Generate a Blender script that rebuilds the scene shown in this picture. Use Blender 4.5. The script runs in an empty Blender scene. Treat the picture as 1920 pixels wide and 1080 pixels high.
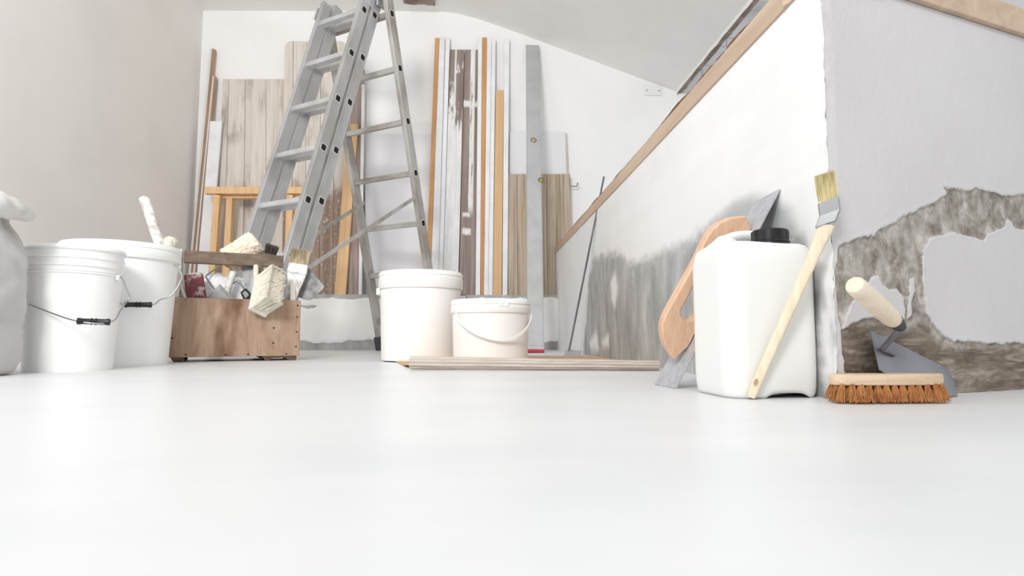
import bpy, bmesh, math, random
import numpy as np
from mathutils import Vector, Matrix, noise
random.seed(7)
V = Vector
S = bpy.context.scene
COL = S.collection
# ------------------------------------------------------------------ camera
F, HZ, VX, CH = 1100.0, 629.0, 897.0, 0.10
pitch = math.atan((HZ-540)/F); yaw = math.atan((960-VX)/F*math.cos(pitch))
fw = V((math.sin(yaw)*math.cos(pitch), math.cos(yaw)*math.cos(pitch), math.sin(pitch)))
rt = V((math.cos(yaw), -math.sin(yaw), 0)); upv = rt.cross(fw)
CAM = V((0, 0, CH))
cd = bpy.data.cameras.new('camera'); cam = bpy.data.objects.new('camera', cd); COL.objects.link(cam)
cd.sensor_width = 36; cd.lens = F/1920*36; cd.clip_start = .02
cam.matrix_world = Matrix(((rt.x, upv.x, -fw.x, 0), (rt.y, upv.y, -fw.y, 0), (rt.z, upv.z, -fw.z, CH), (0, 0, 0, 1)))
S.camera = cam
# ------------------------------------------------------------------ world, light, exposure
w = bpy.data.worlds.new('world'); S.world = w; w.use_nodes = True
w.node_tree.nodes['Background'].inputs[0].default_value = (.96, .98, 1.0, 1)
w.node_tree.nodes['Background'].inputs[1].default_value = .88
def area(name, loc, target, size, power, col=(1, 1, 1)):
    l = bpy.data.lights.new(name, 'AREA'); l.shape = 'SQUARE'; l.size = size; l.energy = power; l.color = col
    o = bpy.data.objects.new(name, l); COL.objects.link(o); o.location = loc
    o.rotation_euler = (V(target)-V(loc)).to_track_quat('-Z', 'Y').to_euler(); return o
key = area('key_light', (-1.15, -1.2, 1.95), (-.5, 4.2, 1.75), .9, 64, (1, .985, .965))  # soft key lamp inside the room, up left behind the camera; no window here
key.data.spread = math.radians(140)
area('side_fill_light', (-2.25, .55, 1.5), (.6, 1.9, .5), 1.2, 8, (1, .99, .975))  # added fill lamp that brightens left-facing sides; no window is built
vs = S.view_settings
vs.view_transform = 'Standard'; vs.look = 'None'; vs.gamma = 1; vs.use_curve_mapping = False; vs.exposure = 0.0

# ------------------------------------------------------------------ measuring helpers: a pixel of the photo -> a point in the room
def ray(x, y): return fw + rt*((x-960)/F) - upv*((y-540)/F)
def at(x, y, Y): d = ray(x, y); return CAM + d*(Y/d.y)
def atX(x, y, X): d = ray(x, y); return CAM + d*(X/d.x)
def atZ(x, y, Z=0.0): d = ray(x, y); return CAM + d*((Z-CH)/d.z)
def atP(x, y, p, n): d = ray(x, y); return CAM + d*((V(p)-CAM).dot(V(n))/d.dot(V(n)))
def xz(x, Y, Z):                      # the point at depth Y and height Z seen in column x
    k = x-960; q = V((0, Y, Z-CH)); a = k*fw-F*rt
    return V((-(a.dot(q))/a.x, Y, Z))
# ------------------------------------------------------------------ materials
def lin(c):
    return tuple(((v/255)/12.92 if v/255 <= .04045 else ((v/255+.055)/1.055)**2.4) for v in c[:3])+(1,)
class NT:
    def __init__(s, name):
        s.m = bpy.data.materials.new(name); s.m.use_nodes = True; s.t = s.m.node_tree
        s.b = s.t.nodes['Principled BSDF']; s.o = s.t.nodes['Material Output']
    def n(s, typ, **k):
        x = s.t.nodes.new(typ)
        for a, b in k.items(): setattr(x, a, b)
        return x
    def l(s, a, b): s.t.links.new(a, b)
    def coords(s, scale=(1, 1, 1), rnd=False, kind='Object'):
        tc = s.n('ShaderNodeTexCoord'); mp = s.n('ShaderNodeMapping'); mp.inputs['Scale'].default_value = scale
        s.l(tc.outputs[kind], mp.inputs[0])
        if rnd:
            oi = s.n('ShaderNodeObjectInfo'); m = s.n('ShaderNodeVectorMath', operation='SCALE')
            m.inputs[0].default_value = (37, 91, 53); s.l(oi.outputs['Random'], m.inputs['Scale']); s.l(m.outputs[0], mp.inputs['Location'])
        return mp.outputs[0]
    def noise(s, vec, scale=5, detail=6, rough=.55, dist=0):
        x = s.n('ShaderNodeTexNoise'); x.inputs['Scale'].default_value = scale; x.inputs['Detail'].default_value = detail
        x.inputs['Roughness'].default_value = rough; x.inputs['Distortion'].default_value = dist
        s.l(vec, x.inputs['Vector']); return x.outputs['Fac']
    def ramp(s, fac, stops):
        r = s.n('ShaderNodeValToRGB'); e = r.color_ramp.elements
        while len(e) < len(stops): e.new(.5)
        for i, (p, c) in enumerate(stops): e[i].position = p; e[i].color = c if len(c) == 4 else lin(c)
        s.l(fac, r.inputs[0]); return r.outputs[0]
    def step(s, fac, lo, hi):
        r = s.n('ShaderNodeMapRange', interpolation_type='SMOOTHSTEP'); r.inputs[1].default_value = lo; r.inputs[2].default_value = hi
        s.l(fac, r.inputs[0]); return r.outputs[0]
    def mix(s, fac, a, b):
        m = s.n('ShaderNodeMix', data_type='RGBA')
        if isinstance(fac, float): m.inputs[0].default_value = fac
        else: s.l(fac, m.inputs[0])
        for i, c in ((6, a), (7, b)):
            if isinstance(c, tuple): m.inputs[i].default_value = c if len(c) == 4 else lin(c)
            else: s.l(c, m.inputs[i])
        return m.outputs[2]
    def math(s, op, a, b=0.0):
        m = s.n('ShaderNodeMath', operation=op)
        for i, c in enumerate((a, b)):
            if isinstance(c, (int, float)): m.inputs[i].default_value = c
            else: s.l(c, m.inputs[i])
        return m.outputs[0]
    def attr(s, name):
        a = s.n('ShaderNodeAttribute'); a.attribute_name = name; return a.outputs['Fac']
    def bump(s, h, strength=.3, dist=.002):
        b = s.n('ShaderNodeBump'); b.inputs['Strength'].default_value = strength; b.inputs['Distance'].default_value = dist
        s.l(h, b.inputs['Height']); s.l(b.outputs[0], s.b.inputs['Normal'])
    def done(s, col, rough=.5, metal=0.0):
        if isinstance(col, tuple): s.b.inputs['Base Color'].default_value = col if len(col) == 4 else lin(col)
        else: s.l(col, s.b.inputs['Base Color'])
        if isinstance(rough, (int, float)): s.b.inputs['Roughness'].default_value = rough
        else: s.l(rough, s.b.inputs['Roughness'])
        s.b.inputs['Metallic'].default_value = metal; return s.m
def mat(name, c1, rough=.5, metal=0.0, c2=None, scale=12, stretch=(1, 1, 1), lo=.4, hi=.65, bump=0, bscale=80, bdist=.001):
    t = NT(name); v = t.coords(stretch, True); col = c1
    if c2: col = t.mix(t.step(t.noise(v, scale), lo, hi), c1, c2)
    if bump: t.bump(t.noise(v, bscale, 4), bump, bdist)
    return t.done(col, rough, metal)
def wood(name, dark, mid, light, grain=(28, 28, 1.0), paint=None, stain=None, rough=.75, bump=.4, worn=None):
    t = NT(name); v = t.coords(grain, True); iso = t.coords((1, 1, .35), True)
    g = t.noise(v, 1.6, 8, .65, .6)
    col = t.ramp(g, [(.30, dark), (.48, mid), (.68, light)])
    fine = t.noise(t.coords((160, 160, 3), True), 1, 4)
    col = t.mix(t.math('MULTIPLY', t.step(fine, .55, .75), .35), col, dark)
    if worn:                                                       # lower part stripped to another colour
        z = t.n('ShaderNodeSeparateXYZ'); t.l(t.n('ShaderNodeTexCoord').outputs['Object'], z.inputs[0])
        h = t.math('ADD', z.outputs[2], t.math('MULTIPLY', t.noise(t.coords((5, 5, 3), True), 1, 5), -worn[1]))
        wc = t.mix(t.step(g, .4, .6), worn[3], worn[4])
        speck = t.step(t.noise(t.coords((60, 60, 40), True), 1, 3), .60, .66)
        wc = t.mix(t.math('MULTIPLY', speck, .7), wc, light)
        col = t.mix(t.step(h, worn[0]-worn[1]*.5, worn[0]-worn[1]*.5-worn[2]), col, wc)
    if stain: col = t.mix(t.math('MULTIPLY', t.step(t.noise(iso, stain[1], 5), .52, .72), stain[2]), col, stain[0])
    if paint:                                                      # (colour, stretch, lo, hi)
        pn = t.math('ADD', t.math('MULTIPLY', t.noise(t.coords(paint[1], True), 1, 7, .6), .75), t.math('MULTIPLY', fine, .25))
        col = t.mix(t.step(pn, paint[2], paint[3]), col, paint[0])
    t.bump(t.math('ADD', g, t.math('MULTIPLY', fine, .5)), bump, .002)
    return t.done(col, rough)
M = {}
def paintplank(name, mode):
    t = NT(name); tc = t.coords(); sp = t.n('ShaderNodeSeparateXYZ'); t.l(tc, sp.inputs[0]); X, Z = sp.outputs[0], sp.outputs[2]
    g = t.noise(t.coords((34, 34, .8)), 1.5, 8, .65, .5); col = t.ramp(g, [(.3, (112, 96, 90)), (.5, (146, 130, 123)), (.7, (168, 154, 147))])
    kn = t.step(t.noise(t.coords((16, 16, 7)), 1, 2), .70, .76); col = t.mix(t.math('MULTIPLY', kn, .8), col, (84, 64, 58))
    n = t.math('SUBTRACT', t.noise(t.coords((40, 40, 5)), 1, 7, .65), .5); n2 = t.math('SUBTRACT', t.noise(t.coords((9, 9, 5)), 1, 5), .5)
    def band(v, c, h, soft): return t.math('SUBTRACT', 1.0, t.step(t.math('ABSOLUTE', t.math('SUBTRACT', v, c)), h-soft, h+soft))
    if mode == 0:      # mostly painted below, one streak above
        a = t.step(t.math('ADD', t.math('ADD', t.math('MULTIPLY', Z, -.9), 1.28), t.math('ADD', t.math('MULTIPLY', n, 1.4), t.math('MULTIPLY', n2, 1.2))), -.05, .12)
        b = t.math('MULTIPLY', band(t.math('ADD', X, t.math('MULTIPLY', n2, .012)), -.008, .006, .004), t.step(t.math('ADD', n, .12), -.02, .08))
        f = t.math('MAXIMUM', a, b)
        rub = t.step(t.math('ADD', t.math('MULTIPLY', n2, 1.5), n), .34, .46); f = t.math('SUBTRACT', f, t.math('MULTIPLY', rub, .9))
    else:              # one stripe, and two dabs of filler lower down
        xx = t.math('ADD', X, t.math('MULTIPLY', n, .012)); a = t.math('MULTIPLY', band(xx, .014, .017, .003), t.step(Z, .55, .66))
        b = t.math('MULTIPLY', band(t.math('ADD', Z, t.math('MULTIPLY', n, .05)), 1.42, .025, .012), t.step(X, -.09, -.08))
        c = t.math('MULTIPLY', band(t.math('ADD', Z, t.math('MULTIPLY', n, .06)), .46, .022, .01), band(X, -.012, .03, .006)); d = t.math('MULTIPLY', band(t.math('ADD', Z, t.math('MULTIPLY', n, .06)), .58, .016, .008), band(X, -.016, .026, .006))
        f = t.math('MAXIMUM', t.math('MAXIMUM', a, b), t.math('MAXIMUM', c, d))
        f = t.math('MULTIPLY', f, t.step(t.math('ADD', n, .5), .36, .44))
    c = t.n('ShaderNodeClamp'); t.l(f, c.inputs[0]); col = t.mix(c.outputs[0], col, t.mix(t.step(n, -.1, .15), (222, 221, 220), (238, 238, 238)))
    t.bump(t.math('ADD', g, n), .4, .002); return t.done(col, .75)
def stainwall(name, white, stops, nscale=26, streak=(14, 14, 5), edge=.02, rough=.75, lowcol=None, bump=.35, soft=0.0):
    t = NT(name); o = t.coords(); d = t.attr('mask')
    n = t.noise(o, nscale, 7, .65); n2 = t.noise(t.coords(streak), 1.2, 7, .65, .4)
    dd = t.math('ADD', d, t.math('MULTIPLY', t.math('SUBTRACT', n, .5), edge*1.6))
    if soft: dd = t.math('ADD', dd, t.math('MULTIPLY', t.math('SUBTRACT', n2, .5), soft*3))
    col = t.ramp(n2, stops)
    sp = t.step(t.noise(o, 150, 4), .60, .72); col = t.mix(t.math('MULTIPLY', sp, .35), col, stops[-1][1])
    if lowcol:
        l = t.ramp(t.noise(t.coords((10, 10, 55)), 1, 8, .7, .8), lowcol)
        col = t.mix(t.step(t.math('ADD', t.attr('low'), t.math('MULTIPLY', t.math('SUBTRACT', n, .5), .05)), -.012, .012), col, l)
    wt = t.mix(t.step(t.noise(o, 3, 4), .35, .7), white, tuple(int(c*.975) for c in white))
    sm = t.math('MULTIPLY', t.step(t.math('ADD', t.attr('smudge'), t.math('MULTIPLY', t.math('SUBTRACT', t.noise(t.coords((40, 40, 14)), 1, 6), .5), .16)), -.005, .05), .75)
    wt = t.mix(sm, wt, stops[1][1])
    c = t.mix(t.step(dd, -edge*.22-soft, edge*.22+soft), wt, col)
    t.bump(t.math('ADD', t.math('MULTIPLY', n2, .6), t.math('ADD', t.math('MULTIPLY', n, .3), t.math('MULTIPLY', t.noise(o, 90, 4), .35))), bump, .0022)
    return t.done(c, rough)

M['white_wall'] = mat('white_wall', (246, 246, 246), .8, c2=(243, 243, 242), scale=2.5, bump=.25, bscale=7, bdist=.004)
M['cream_wall'] = mat('cream_wall', (247, 243, 239), .85, c2=(243, 239, 235), scale=2.2, bump=.25, bscale=6, bdist=.004)
M['ceiling'] = mat('ceiling', (248, 247, 244), .85, c2=(245, 244, 241), scale=3, bump=.2, bscale=9, bdist=.003)
t = NT('white_floor'); o = t.coords(); b1 = t.noise(t.coords((1, 2.2, 1)), 2.2, 5); b2 = t.noise(o, 60, 3)
c = t.mix(t.step(b1, .4, .7), (229, 230, 230), (223, 224, 225)); c = t.mix(t.math('MULTIPLY', t.step(b2, .68, .78), .10), c, (205, 205, 205))
t.bump(b1, .08, .003); M['floor'] = t.done(c, .36)
M['tile'] = mat('tile', (226, 226, 232), .2); M['grout'] = mat('grout', (165, 163, 166), .9)
M['cap_wood'] = wood('cap_wood', (184, 160, 138), (198, 174, 152), (208, 186, 164), (14, .8, 14), bump=.1)
M['torn'] = mat('torn', (128, 92, 62), .95, c2=(92, 62, 42), scale=60, bump=.5)
M['beam'] = mat('beam', (160, 148, 138), .9, c2=(126, 110, 100), scale=14, bump=.8, bscale=30, bdist=.008)
M['plastic'] = mat('plastic', (246, 246, 244), .33)
M['can'] = mat('can', (234, 234, 231), .38)
M['cream_plastic'] = mat('cream_plastic', (245, 243, 240), .36)
M['black'] = mat('black', (20, 20, 21), .32); M['rubber'] = mat('rubber', (62, 63, 66), .6)
M['wire'] = mat('wire', (176, 177, 178), .3, 1.0)
M['alu'] = mat('alu', (200, 200, 201), .42, .55, c2=(178, 176, 174), scale=5, stretch=(1, 1, .5), bump=.1, bscale=40)
M['alu_old'] = mat('alu_old', (192, 190, 186), .5, .35, c2=(160, 153, 146), scale=9, stretch=(1, 1, .4), bump=.15, bscale=40)
M['alu_bright'] = mat('alu_bright', (222, 224, 226), .38, .6, c2=(200, 201, 203), scale=7)
M['socket'] = mat('socket', (205, 204, 202), .4, .5); M['hole'] = mat('hole', (14, 14, 15), .8)
M['steel'] = mat('steel', (196, 197, 201), .42, .3, c2=(180, 181, 186), scale=4, stretch=(30, 30, 2))
M['dark_steel'] = mat('dark_steel', (142, 143, 149), .40, .5, c2=(122, 122, 129), scale=8)
M['level'] = mat('level', (192, 193, 195), .5, .3, c2=(184, 185, 187), scale=9, bump=.15, bscale=120)
M['red'] = mat('red', (190, 40, 70), .5); M['vial'] = mat('vial', (176, 168, 124), .2); M['green_vial'] = mat('green_vial', (120, 165, 90), .2)
M['brass'] = mat('brass', (150, 120, 80), .4, .6)
M['white_paint'] = mat('white_paint', (238, 239, 241), .5, c2=(230, 230, 232), scale=6)
M['board_white'] = mat('board_white', (233, 233, 236), .7)
M['beech'] = wood('beech', (206, 166, 136), (216, 178, 148), (224, 190, 162), (50, 50, 6), bump=.15, rough=.6)
M['pale_wood'] = wood('pale_wood', (212, 195, 164), (224, 209, 182), (232, 219, 195), (60, 60, 3), bump=.08, rough=.55)
M['handle_wood'] = wood('handle_wood', (222, 204, 178), (232, 216, 194), (238, 225, 206), (50, 50, 5), bump=.08, rough=.55)
M['brush_wood'] = wood('brush_wood', (196, 168, 138), (214, 188, 160), (226, 204, 178), (5, 60, 60), bump=.15, rough=.6)
M['orange_wood'] = wood('orange_wood', (184, 132, 82), (202, 150, 98), (214, 166, 116), (30, 30, 1.2), bump=.2, rough=.6)
M['pine'] = wood('pine', (216, 172, 122), (229, 188, 140), (236, 200, 156), (26, 26, 1.0), bump=.15, rough=.6)
M['tan_board'] = wood('tan_board', (205, 165, 115), (214, 176, 128), (222, 186, 140), (18, 18, .6), bump=.06, rough=.5)
M['brown_edge'] = wood('brown_edge', (150, 118, 92), (172, 140, 112), (190, 160, 132), (40, 40, 2), bump=.3)
M['weathered'] = wood('weathered', (196, 184, 173), (216, 208, 199), (228, 222, 214), (26, 26, .9), stain=((140, 126, 112), 7, .75))
M['weathered_worn'] = wood('weathered_worn', (198, 186, 175), (218, 210, 201), (229, 223, 215), (26, 26, .9), stain=((146, 132, 118), 7, .6), worn=(.80, .5, .12, (150, 126, 112), (172, 152, 138)))
M['old_door'] = wood('old_door', (134, 116, 100), (184, 168, 150), (206, 192, 176), (30, 30, .8), stain=((196, 166, 130), 5, .6), bump=.7)
M['painted_old'] = paintplank('painted_old', 0)
M['painted_half'] = paintplank('painted_half', 1)
M['grey_plank'] = wood('grey_plank', (132, 112, 104), (168, 150, 143), (194, 180, 173), (34, 34, 1), paint=((225, 224, 224), (20, 20, 5), .62, .68))
M['plywood'] = wood('plywood', (124, 92, 70), (168, 140, 118), (190, 165, 143), (9, 9, 1.6), stain=((112, 80, 60), 8, .9), bump=.2)
M['bar_wood'] = wood('bar_wood', (96, 80, 68), (116, 98, 84), (134, 116, 100), (1.5, 30, 30), bump=.5)
M['pale_old'] = wood('pale_old', (182, 172, 162), (206, 198, 190), (220, 214, 207), (30, 30, 2))
M['foot_wood'] = wood('foot_wood', (70, 54, 44), (96, 76, 62), (116, 94, 78), (8, 30, 30))
M['card'] = wood('card', (172, 160, 148), (196, 186, 174), (208, 199, 188), (2, 60, 60), bump=.1, rough=.85)
M['card_brown'] = mat('card_brown', (206, 174, 140), .85, c2=(198, 164, 130), scale=8)
M['sack'] = mat('sack', (202, 199, 197), .75, c2=(188, 184, 182), scale=5, bump=.5, bscale=14, bdist=.006)
M['sack_top'] = mat('sack_top', (226, 224, 222), .75, c2=(212, 209, 206), scale=6, bump=.5, bscale=18, bdist=.005)
M['nap'] = mat('nap', (250, 234, 214), .95, c2=(236, 204, 168), scale=45, lo=.5, hi=.75, bump=1, bscale=120, bdist=.004)
M['nap_dark'] = mat('nap_dark', (205, 160, 110), .95, c2=(226, 202, 176), scale=40)
M['bristle'] = mat('bristle', (214, 200, 154), .7, c2=(188, 172, 122), scale=90, stretch=(1, 1, .1))
M['bristle_old'] = mat('bristle_old', (172, 158, 126), .8, c2=(208, 196, 164), scale=70, stretch=(1, 1, .2))
M['bristle_cream'] = mat('bristle_cream', (246, 242, 230), .8, c2=(236, 230, 214), scale=60)
M['bristle_dark'] = mat('bristle_dark', (92, 82, 76), .8)
M['coir'] = mat('coir', (186, 126, 70), .75, c2=(158, 98, 48), scale=60)
M['splatter'] = mat('splatter', (238, 236, 233), .7, c2=(196, 186, 178), scale=26, lo=.45, hi=.62, bump=.4)
M['tool_white'] = mat('tool_white', (228, 225, 220), .6, c2=(200, 192, 184), scale=30, lo=.5, hi=.7)
M['blade_old'] = mat('blade_old', (158, 158, 158), .5, .45, c2=(112, 112, 112), scale=22, lo=.4, hi=.7)
M['maroon'] = mat('maroon', (126, 70, 74), .8, c2=(206, 190, 188), scale=26, lo=.52, hi=.66)
M['bag'] = mat('bag', (250, 250, 251), .45, bump=.4, bscale=20, bdist=.006)
M['plate'] = mat('plate', (238, 238, 240), .35)

# ------------------------------------------------------------------ object helpers
def inv(o): return o.matrix_basis.inverted() if o.parent is None else inv(o.parent)
def link(name, me, m=None, parent=None, smooth=False, mw=None):
    o = bpy.data.objects.new(name, me); COL.objects.link(o)
    for x in (m if isinstance(m, (list, tuple)) else [m] if m else []): me.materials.append(x)
    if parent: o.parent = parent
    if mw is not None: o.matrix_basis = mw
    if smooth:
        for p in me.polygons: p.use_smooth = True
        if isinstance(smooth, float):
            try: me.set_sharp_from_angle(angle=math.radians(smooth))
            except Exception: pass
    return o
def tag(o, label=None, cat=None, group=None, kind=None):
    for k, v in (('label', label), ('category', cat), ('group', group), ('kind', kind)):
        if v: o[k] = v
    return o
def thing(name, label, cat, loc, group=None):
    o = bpy.data.objects.new(name, None); COL.objects.link(o); o.location = loc; o.empty_display_size = .02
    return tag(o, label, cat, group)
def obj(name, bm, m, parent=None, smooth=False, mw=None):
    """link a bmesh built in room coordinates (or, with mw, in the frame mw) as one object"""
    root = parent
    while root and root.parent: root = root.parent
    base = root.matrix_basis if root else Matrix()
    if mw is None:
        if root: bmesh.ops.transform(bm, matrix=base.inverted(), verts=bm.verts)
        else:                                     # put the origin of a top-level mesh at its base
            lo = V((min(v.co[i] for v in bm.verts) for i in range(3))); hi = V((max(v.co[i] for v in bm.verts) for i in range(3)))
            mw = Matrix.Translation(((lo.x+hi.x)/2, (lo.y+hi.y)/2, lo.z)); bmesh.ops.transform(bm, matrix=mw.inverted(), verts=bm.verts)
    else:
        if root:                                  # parts live in their thing's frame, sub-parts in their part's
            mw = base.inverted() @ mw
            p = parent
            if p is not root: mw = p.matrix_basis.inverted() @ mw
    bmesh.ops.recalc_face_normals(bm, faces=bm.faces)
    if mw is None and parent and parent is not root:
        bmesh.ops.transform(bm, matrix=parent.matrix_basis.inverted(), verts=bm.verts)
    me = bpy.data.meshes.new(name); bm.to_mesh(me); bm.free()
    return link(name, me, m, parent, smooth, mw)
def frame(p0, p1, hint):
    """local Z from p0 to p1, local Y towards the hint, origin p0"""
    z = (V(p1)-V(p0)).normalized(); y = V(hint); y = (y-z*y.dot(z)).normalized(); x = y.cross(z)
    return Matrix(((x.x, y.x, z.x, p0[0]), (x.y, y.y, z.y, p0[1]), (x.z, y.z, z.z, p0[2]), (0, 0, 0, 1)))
def box(bm, c, s, bev=0, mtx=None, seg=2):
    r = bmesh.ops.create_cube(bm, size=1); vs_ = r['verts']
    for v in vs_: v.co = V((v.co.x*s[0]+c[0], v.co.y*s[1]+c[1], v.co.z*s[2]+c[2]))
    if bev:
        es = list({e for v in vs_ for e in v.link_edges})
        vs_ = list({v for f in bmesh.ops.bevel(bm, geom=es, offset=bev, segments=seg, affect='EDGES', profile=.5)['faces'] for v in f.verts} | {v for v in vs_ if v.is_valid})
    if mtx is not None: bmesh.ops.transform(bm, matrix=mtx, verts=vs_)
def bar(bm, p0, p1, a, b, hint, bev=.0015):
    """bar of section a (along hint-perpendicular) x b (along hint)"""
    L = (V(p1)-V(p0)).length; box(bm, (0, 0, L/2), (a, b, L), bev, frame(p0, p1, hint))
def tube(bm, pts, r, n=8, caps=True):
    pts = [V(p) for p in pts]; rs = r if isinstance(r, (list, tuple)) else [r]*len(pts); rings = []; prev = None
    for i, p in enumerate(pts):
        d = (pts[min(i+1, len(pts)-1)]-pts[max(i-1, 0)]).normalized()
        if prev is None: a = d.orthogonal().normalized()
        else: a = (prev-d*prev.dot(d)).normalized()
        prev = a; b = d.cross(a)
        rings.append([bm.verts.new(p+(a*math.cos(2*math.pi*k/n)+b*math.sin(2*math.pi*k/n))*rs[i]) for k in range(n)])
    for A, B in zip(rings, rings[1:]):
        for k in range(n): bm.faces.new((A[k], A[(k+1) % n], B[(k+1) % n], B[k]))
    if caps: bm.faces.new(rings[0][::-1]); bm.faces.new(rings[-1])
def curve(pts, sub=6):
    pts = [V(p) for p in pts]; out = []
    for i in range(len(pts)-1):
        p0, p1, p2, p3 = pts[max(i-1, 0)], pts[i], pts[i+1], pts[min(i+2, len(pts)-1)]
        for k in range(sub):
            t = k/sub; out.append(.5*((2*p1)+(p2-p0)*t+(2*p0-5*p1+4*p2-p3)*t*t+(3*p1-p0-3*p2+p3)*t**3))
    out.append(pts[-1]); return out
def lathe(bm, prof, c, n=48, axis=None):
    rings = []
    for r, z in prof:
        if r < 1e-6: rings.append([bm.verts.new((0, 0, z))])
        else: rings.append([bm.verts.new((r*math.cos(2*math.pi*k/n), r*math.sin(2*math.pi*k/n), z)) for k in range(n)])
    for A, B in zip(rings, rings[1:]):
        for k in range(n):
            f = [A[k % len(A)], A[(k+1) % len(A)], B[(k+1) % len(B)], B[k % len(B)]]
            f = list(dict.fromkeys(f))
            if len(f) > 2: bm.faces.new(f)
    vs_ = [v for r in rings for v in r]
    bmesh.ops.transform(bm, matrix=axis if axis is not None else Matrix.Translation(c), verts=vs_)
def prism(bm, poly, y0, y1, mtx=None, bev=0):
    """2D outline (x, z) extruded from y0 to y1"""
    A = [bm.verts.new((x, y0, z)) for x, z in poly]; B = [bm.verts.new((x, y1, z)) for x, z in poly]; n = len(poly)
    fs = [bm.faces.new(A), bm.faces.new(B[::-1])]
    for k in range(n): fs.append(bm.faces.new((A[k], B[k], B[(k+1) % n], A[(k+1) % n])))
    vs_ = A+B
    if bev:
        es = list(fs[0].edges)+list(fs[1].edges)
        r = bmesh.ops.bevel(bm, geom=es, offset=bev, segments=2, affect='EDGES', profile=.5)
        vs_ = list({v for f in r['faces'] for v in f.verts} | {v for v in vs_ if v.is_valid})
    if mtx is not None: bmesh.ops.transform(bm, matrix=mtx, verts=vs_)
def strands(bm, mtx, w, d, L, n, r=.0009, flare=0.0, lenvar=.06, curl=.0, sides=3, seg=1, tipshape=None):
    """n tapering bristles standing on a w x d field, along local Z"""
    for i in range(n):
        x, y = random.uniform(-.5, .5), random.uniform(-.5, .5); l = L*(1-random.random()*lenvar)
        if tipshape: l *= tipshape(x, y)
        p0 = V((x*w, y*d, 0)); p1 = V((x*w*(1+flare)+random.gauss(0, curl*L), y*d*(1+flare*1.5)+random.gauss(0, curl*L), l))
        pts = [p0]+[p0.lerp(p1, k/seg)+V((random.gauss(0, curl*L*.5), random.gauss(0, curl*L*.5), 0)) for k in range(1, seg)]+[p1]
        a0 = random.random()*6.28; prev = None
        for k, p in enumerate(pts):
            rr = r*(1-.75*k/seg)
            ring = [bm.verts.new(mtx @ (p+V((math.cos(a0+6.283*q/sides)*rr, math.sin(a0+6.283*q/sides)*rr, 0)))) for q in range(sides)]
            if prev:
                for q in range(sides): bm.faces.new((prev[q], prev[(q+1) % sides], ring[(q+1) % sides], ring[q]))
            prev = ring
        bm.faces.new(prev)
def B(): return bmesh.new()
def sdf(px, pz, poly):
    """signed distance (positive inside) of points to a polygon"""
    d = np.full(px.shape, 1e9); ins = np.zeros(px.shape, bool); n = len(poly)
    for i in range(n):
        x0, z0 = poly[i]; x1, z1 = poly[(i+1) % n]; ex, ez = x1-x0, z1-z0
        t = np.clip(((px-x0)*ex+(pz-z0)*ez)/(ex*ex+ez*ez+1e-12), 0, 1)
        d = np.minimum(d, np.hypot(px-x0-t*ex, pz-z0-t*ez))
        if abs(ez) > 1e-12: ins ^= ((z0 > pz) != (z1 > pz)) & (px < x0+(pz-z0)*ex/ez)
    return np.where(ins, d, -d)
def fbm(p, sc, oc=3): return noise.fractal(V(p)*sc, 1.0, 2.0, oc)
def gridmesh(name, us, zs, fn, attrs, m, kind='structure'):
    U, Z = np.meshgrid(us, zs, indexing='ij'); nu, nz = U.shape
    co = fn(U, Z).reshape(-1, 3)
    idx = np.arange(nu*nz).reshape(nu, nz)
    f = np.stack([idx[:-1, :-1], idx[1:, :-1], idx[1:, 1:], idx[:-1, 1:]], -1).reshape(-1, 4)
    me = bpy.data.meshes.new(name); me.from_pydata(co.tolist(), [], f.tolist())
    for k, a in attrs.items():
        at_ = me.attributes.new(k, 'FLOAT', 'POINT'); at_.data.foreach_set('value', a.reshape(-1).astype(np.float32))
    me.update(); o = link(name, me, m, None, True); 
    if kind: o['kind'] = kind
    return o
def struct(name, bm, m, parent=None, smooth=False):
    o = obj(name, bm, m, parent, smooth); o['kind'] = 'structure'; return o
def fnoise(U, Z, sc, seed=0.0, oc=4):
    out = np.empty(U.shape)
    uf, zf, of = U.ravel(), Z.ravel(), out.ravel()
    for i in range(uf.size): of[i] = noise.fractal((uf[i]*sc+seed, zf[i]*sc, seed), 1.0, 2.0, oc)
    return of.reshape(U.shape)

# ------------------------------------------------------------------ the room
XL, YB, YP, LZ = -2.034, 4.264, 4.084, .383          # left wall, back wall, front of the plinth, top of the plinth
XP, WH, CZ = .556, .690, .737                        # face of the low wall, its plaster height, top of its wooden cap
bm = B(); box(bm, (0, 1.2, -.05), (9, 7.4, .1)); struct('floor', bm, M['floor'])
bm = B(); box(bm, (XL-.06, (2.25+YB)/2, 1.45), (.12, YB-2.25+.2, 2.9)); struct('wall_left', bm, M['cream_wall'])
bm = B(); box(bm, (.6, YB+.06, 1.45), (5.6, .12, 2.9)); wall_back = struct('wall_back', bm, M['white_wall'])
# ceiling: flat on the left, sloping down to a beam on the right, the turn rounded
prof = [(XL-.1, 2.482), (-.75, 2.522), (-.42, 2.535), (-.28, 2.535), (-.16, 2.52), (-.02, 2.487), (.25, 2.398), (1.0, 2.132), (1.5, 1.955)]
bm = B(); A = [[bm.verts.new((x, y, z)) for x, z in prof] for y in (YB+.02, 3.2, 2.5)]
T = [[bm.verts.new((x, y, z+.12)) for x, z in prof] for y in (YB+.02, 2.5)]
for r0, r1 in zip(A, A[1:]):
    for k in range(len(prof)-1): bm.faces.new((r0[k], r0[k+1], r1[k+1], r1[k]))
for k in range(len(prof)-1): bm.faces.new((T[0][k], T[0][k+1], T[1][k+1], T[1][k])); bm.faces.new((A[2][k], A[2][k+1], T[1][k+1], T[1][k]))
struct('ceiling', bm, M['ceiling'], smooth=40.0)
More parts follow.
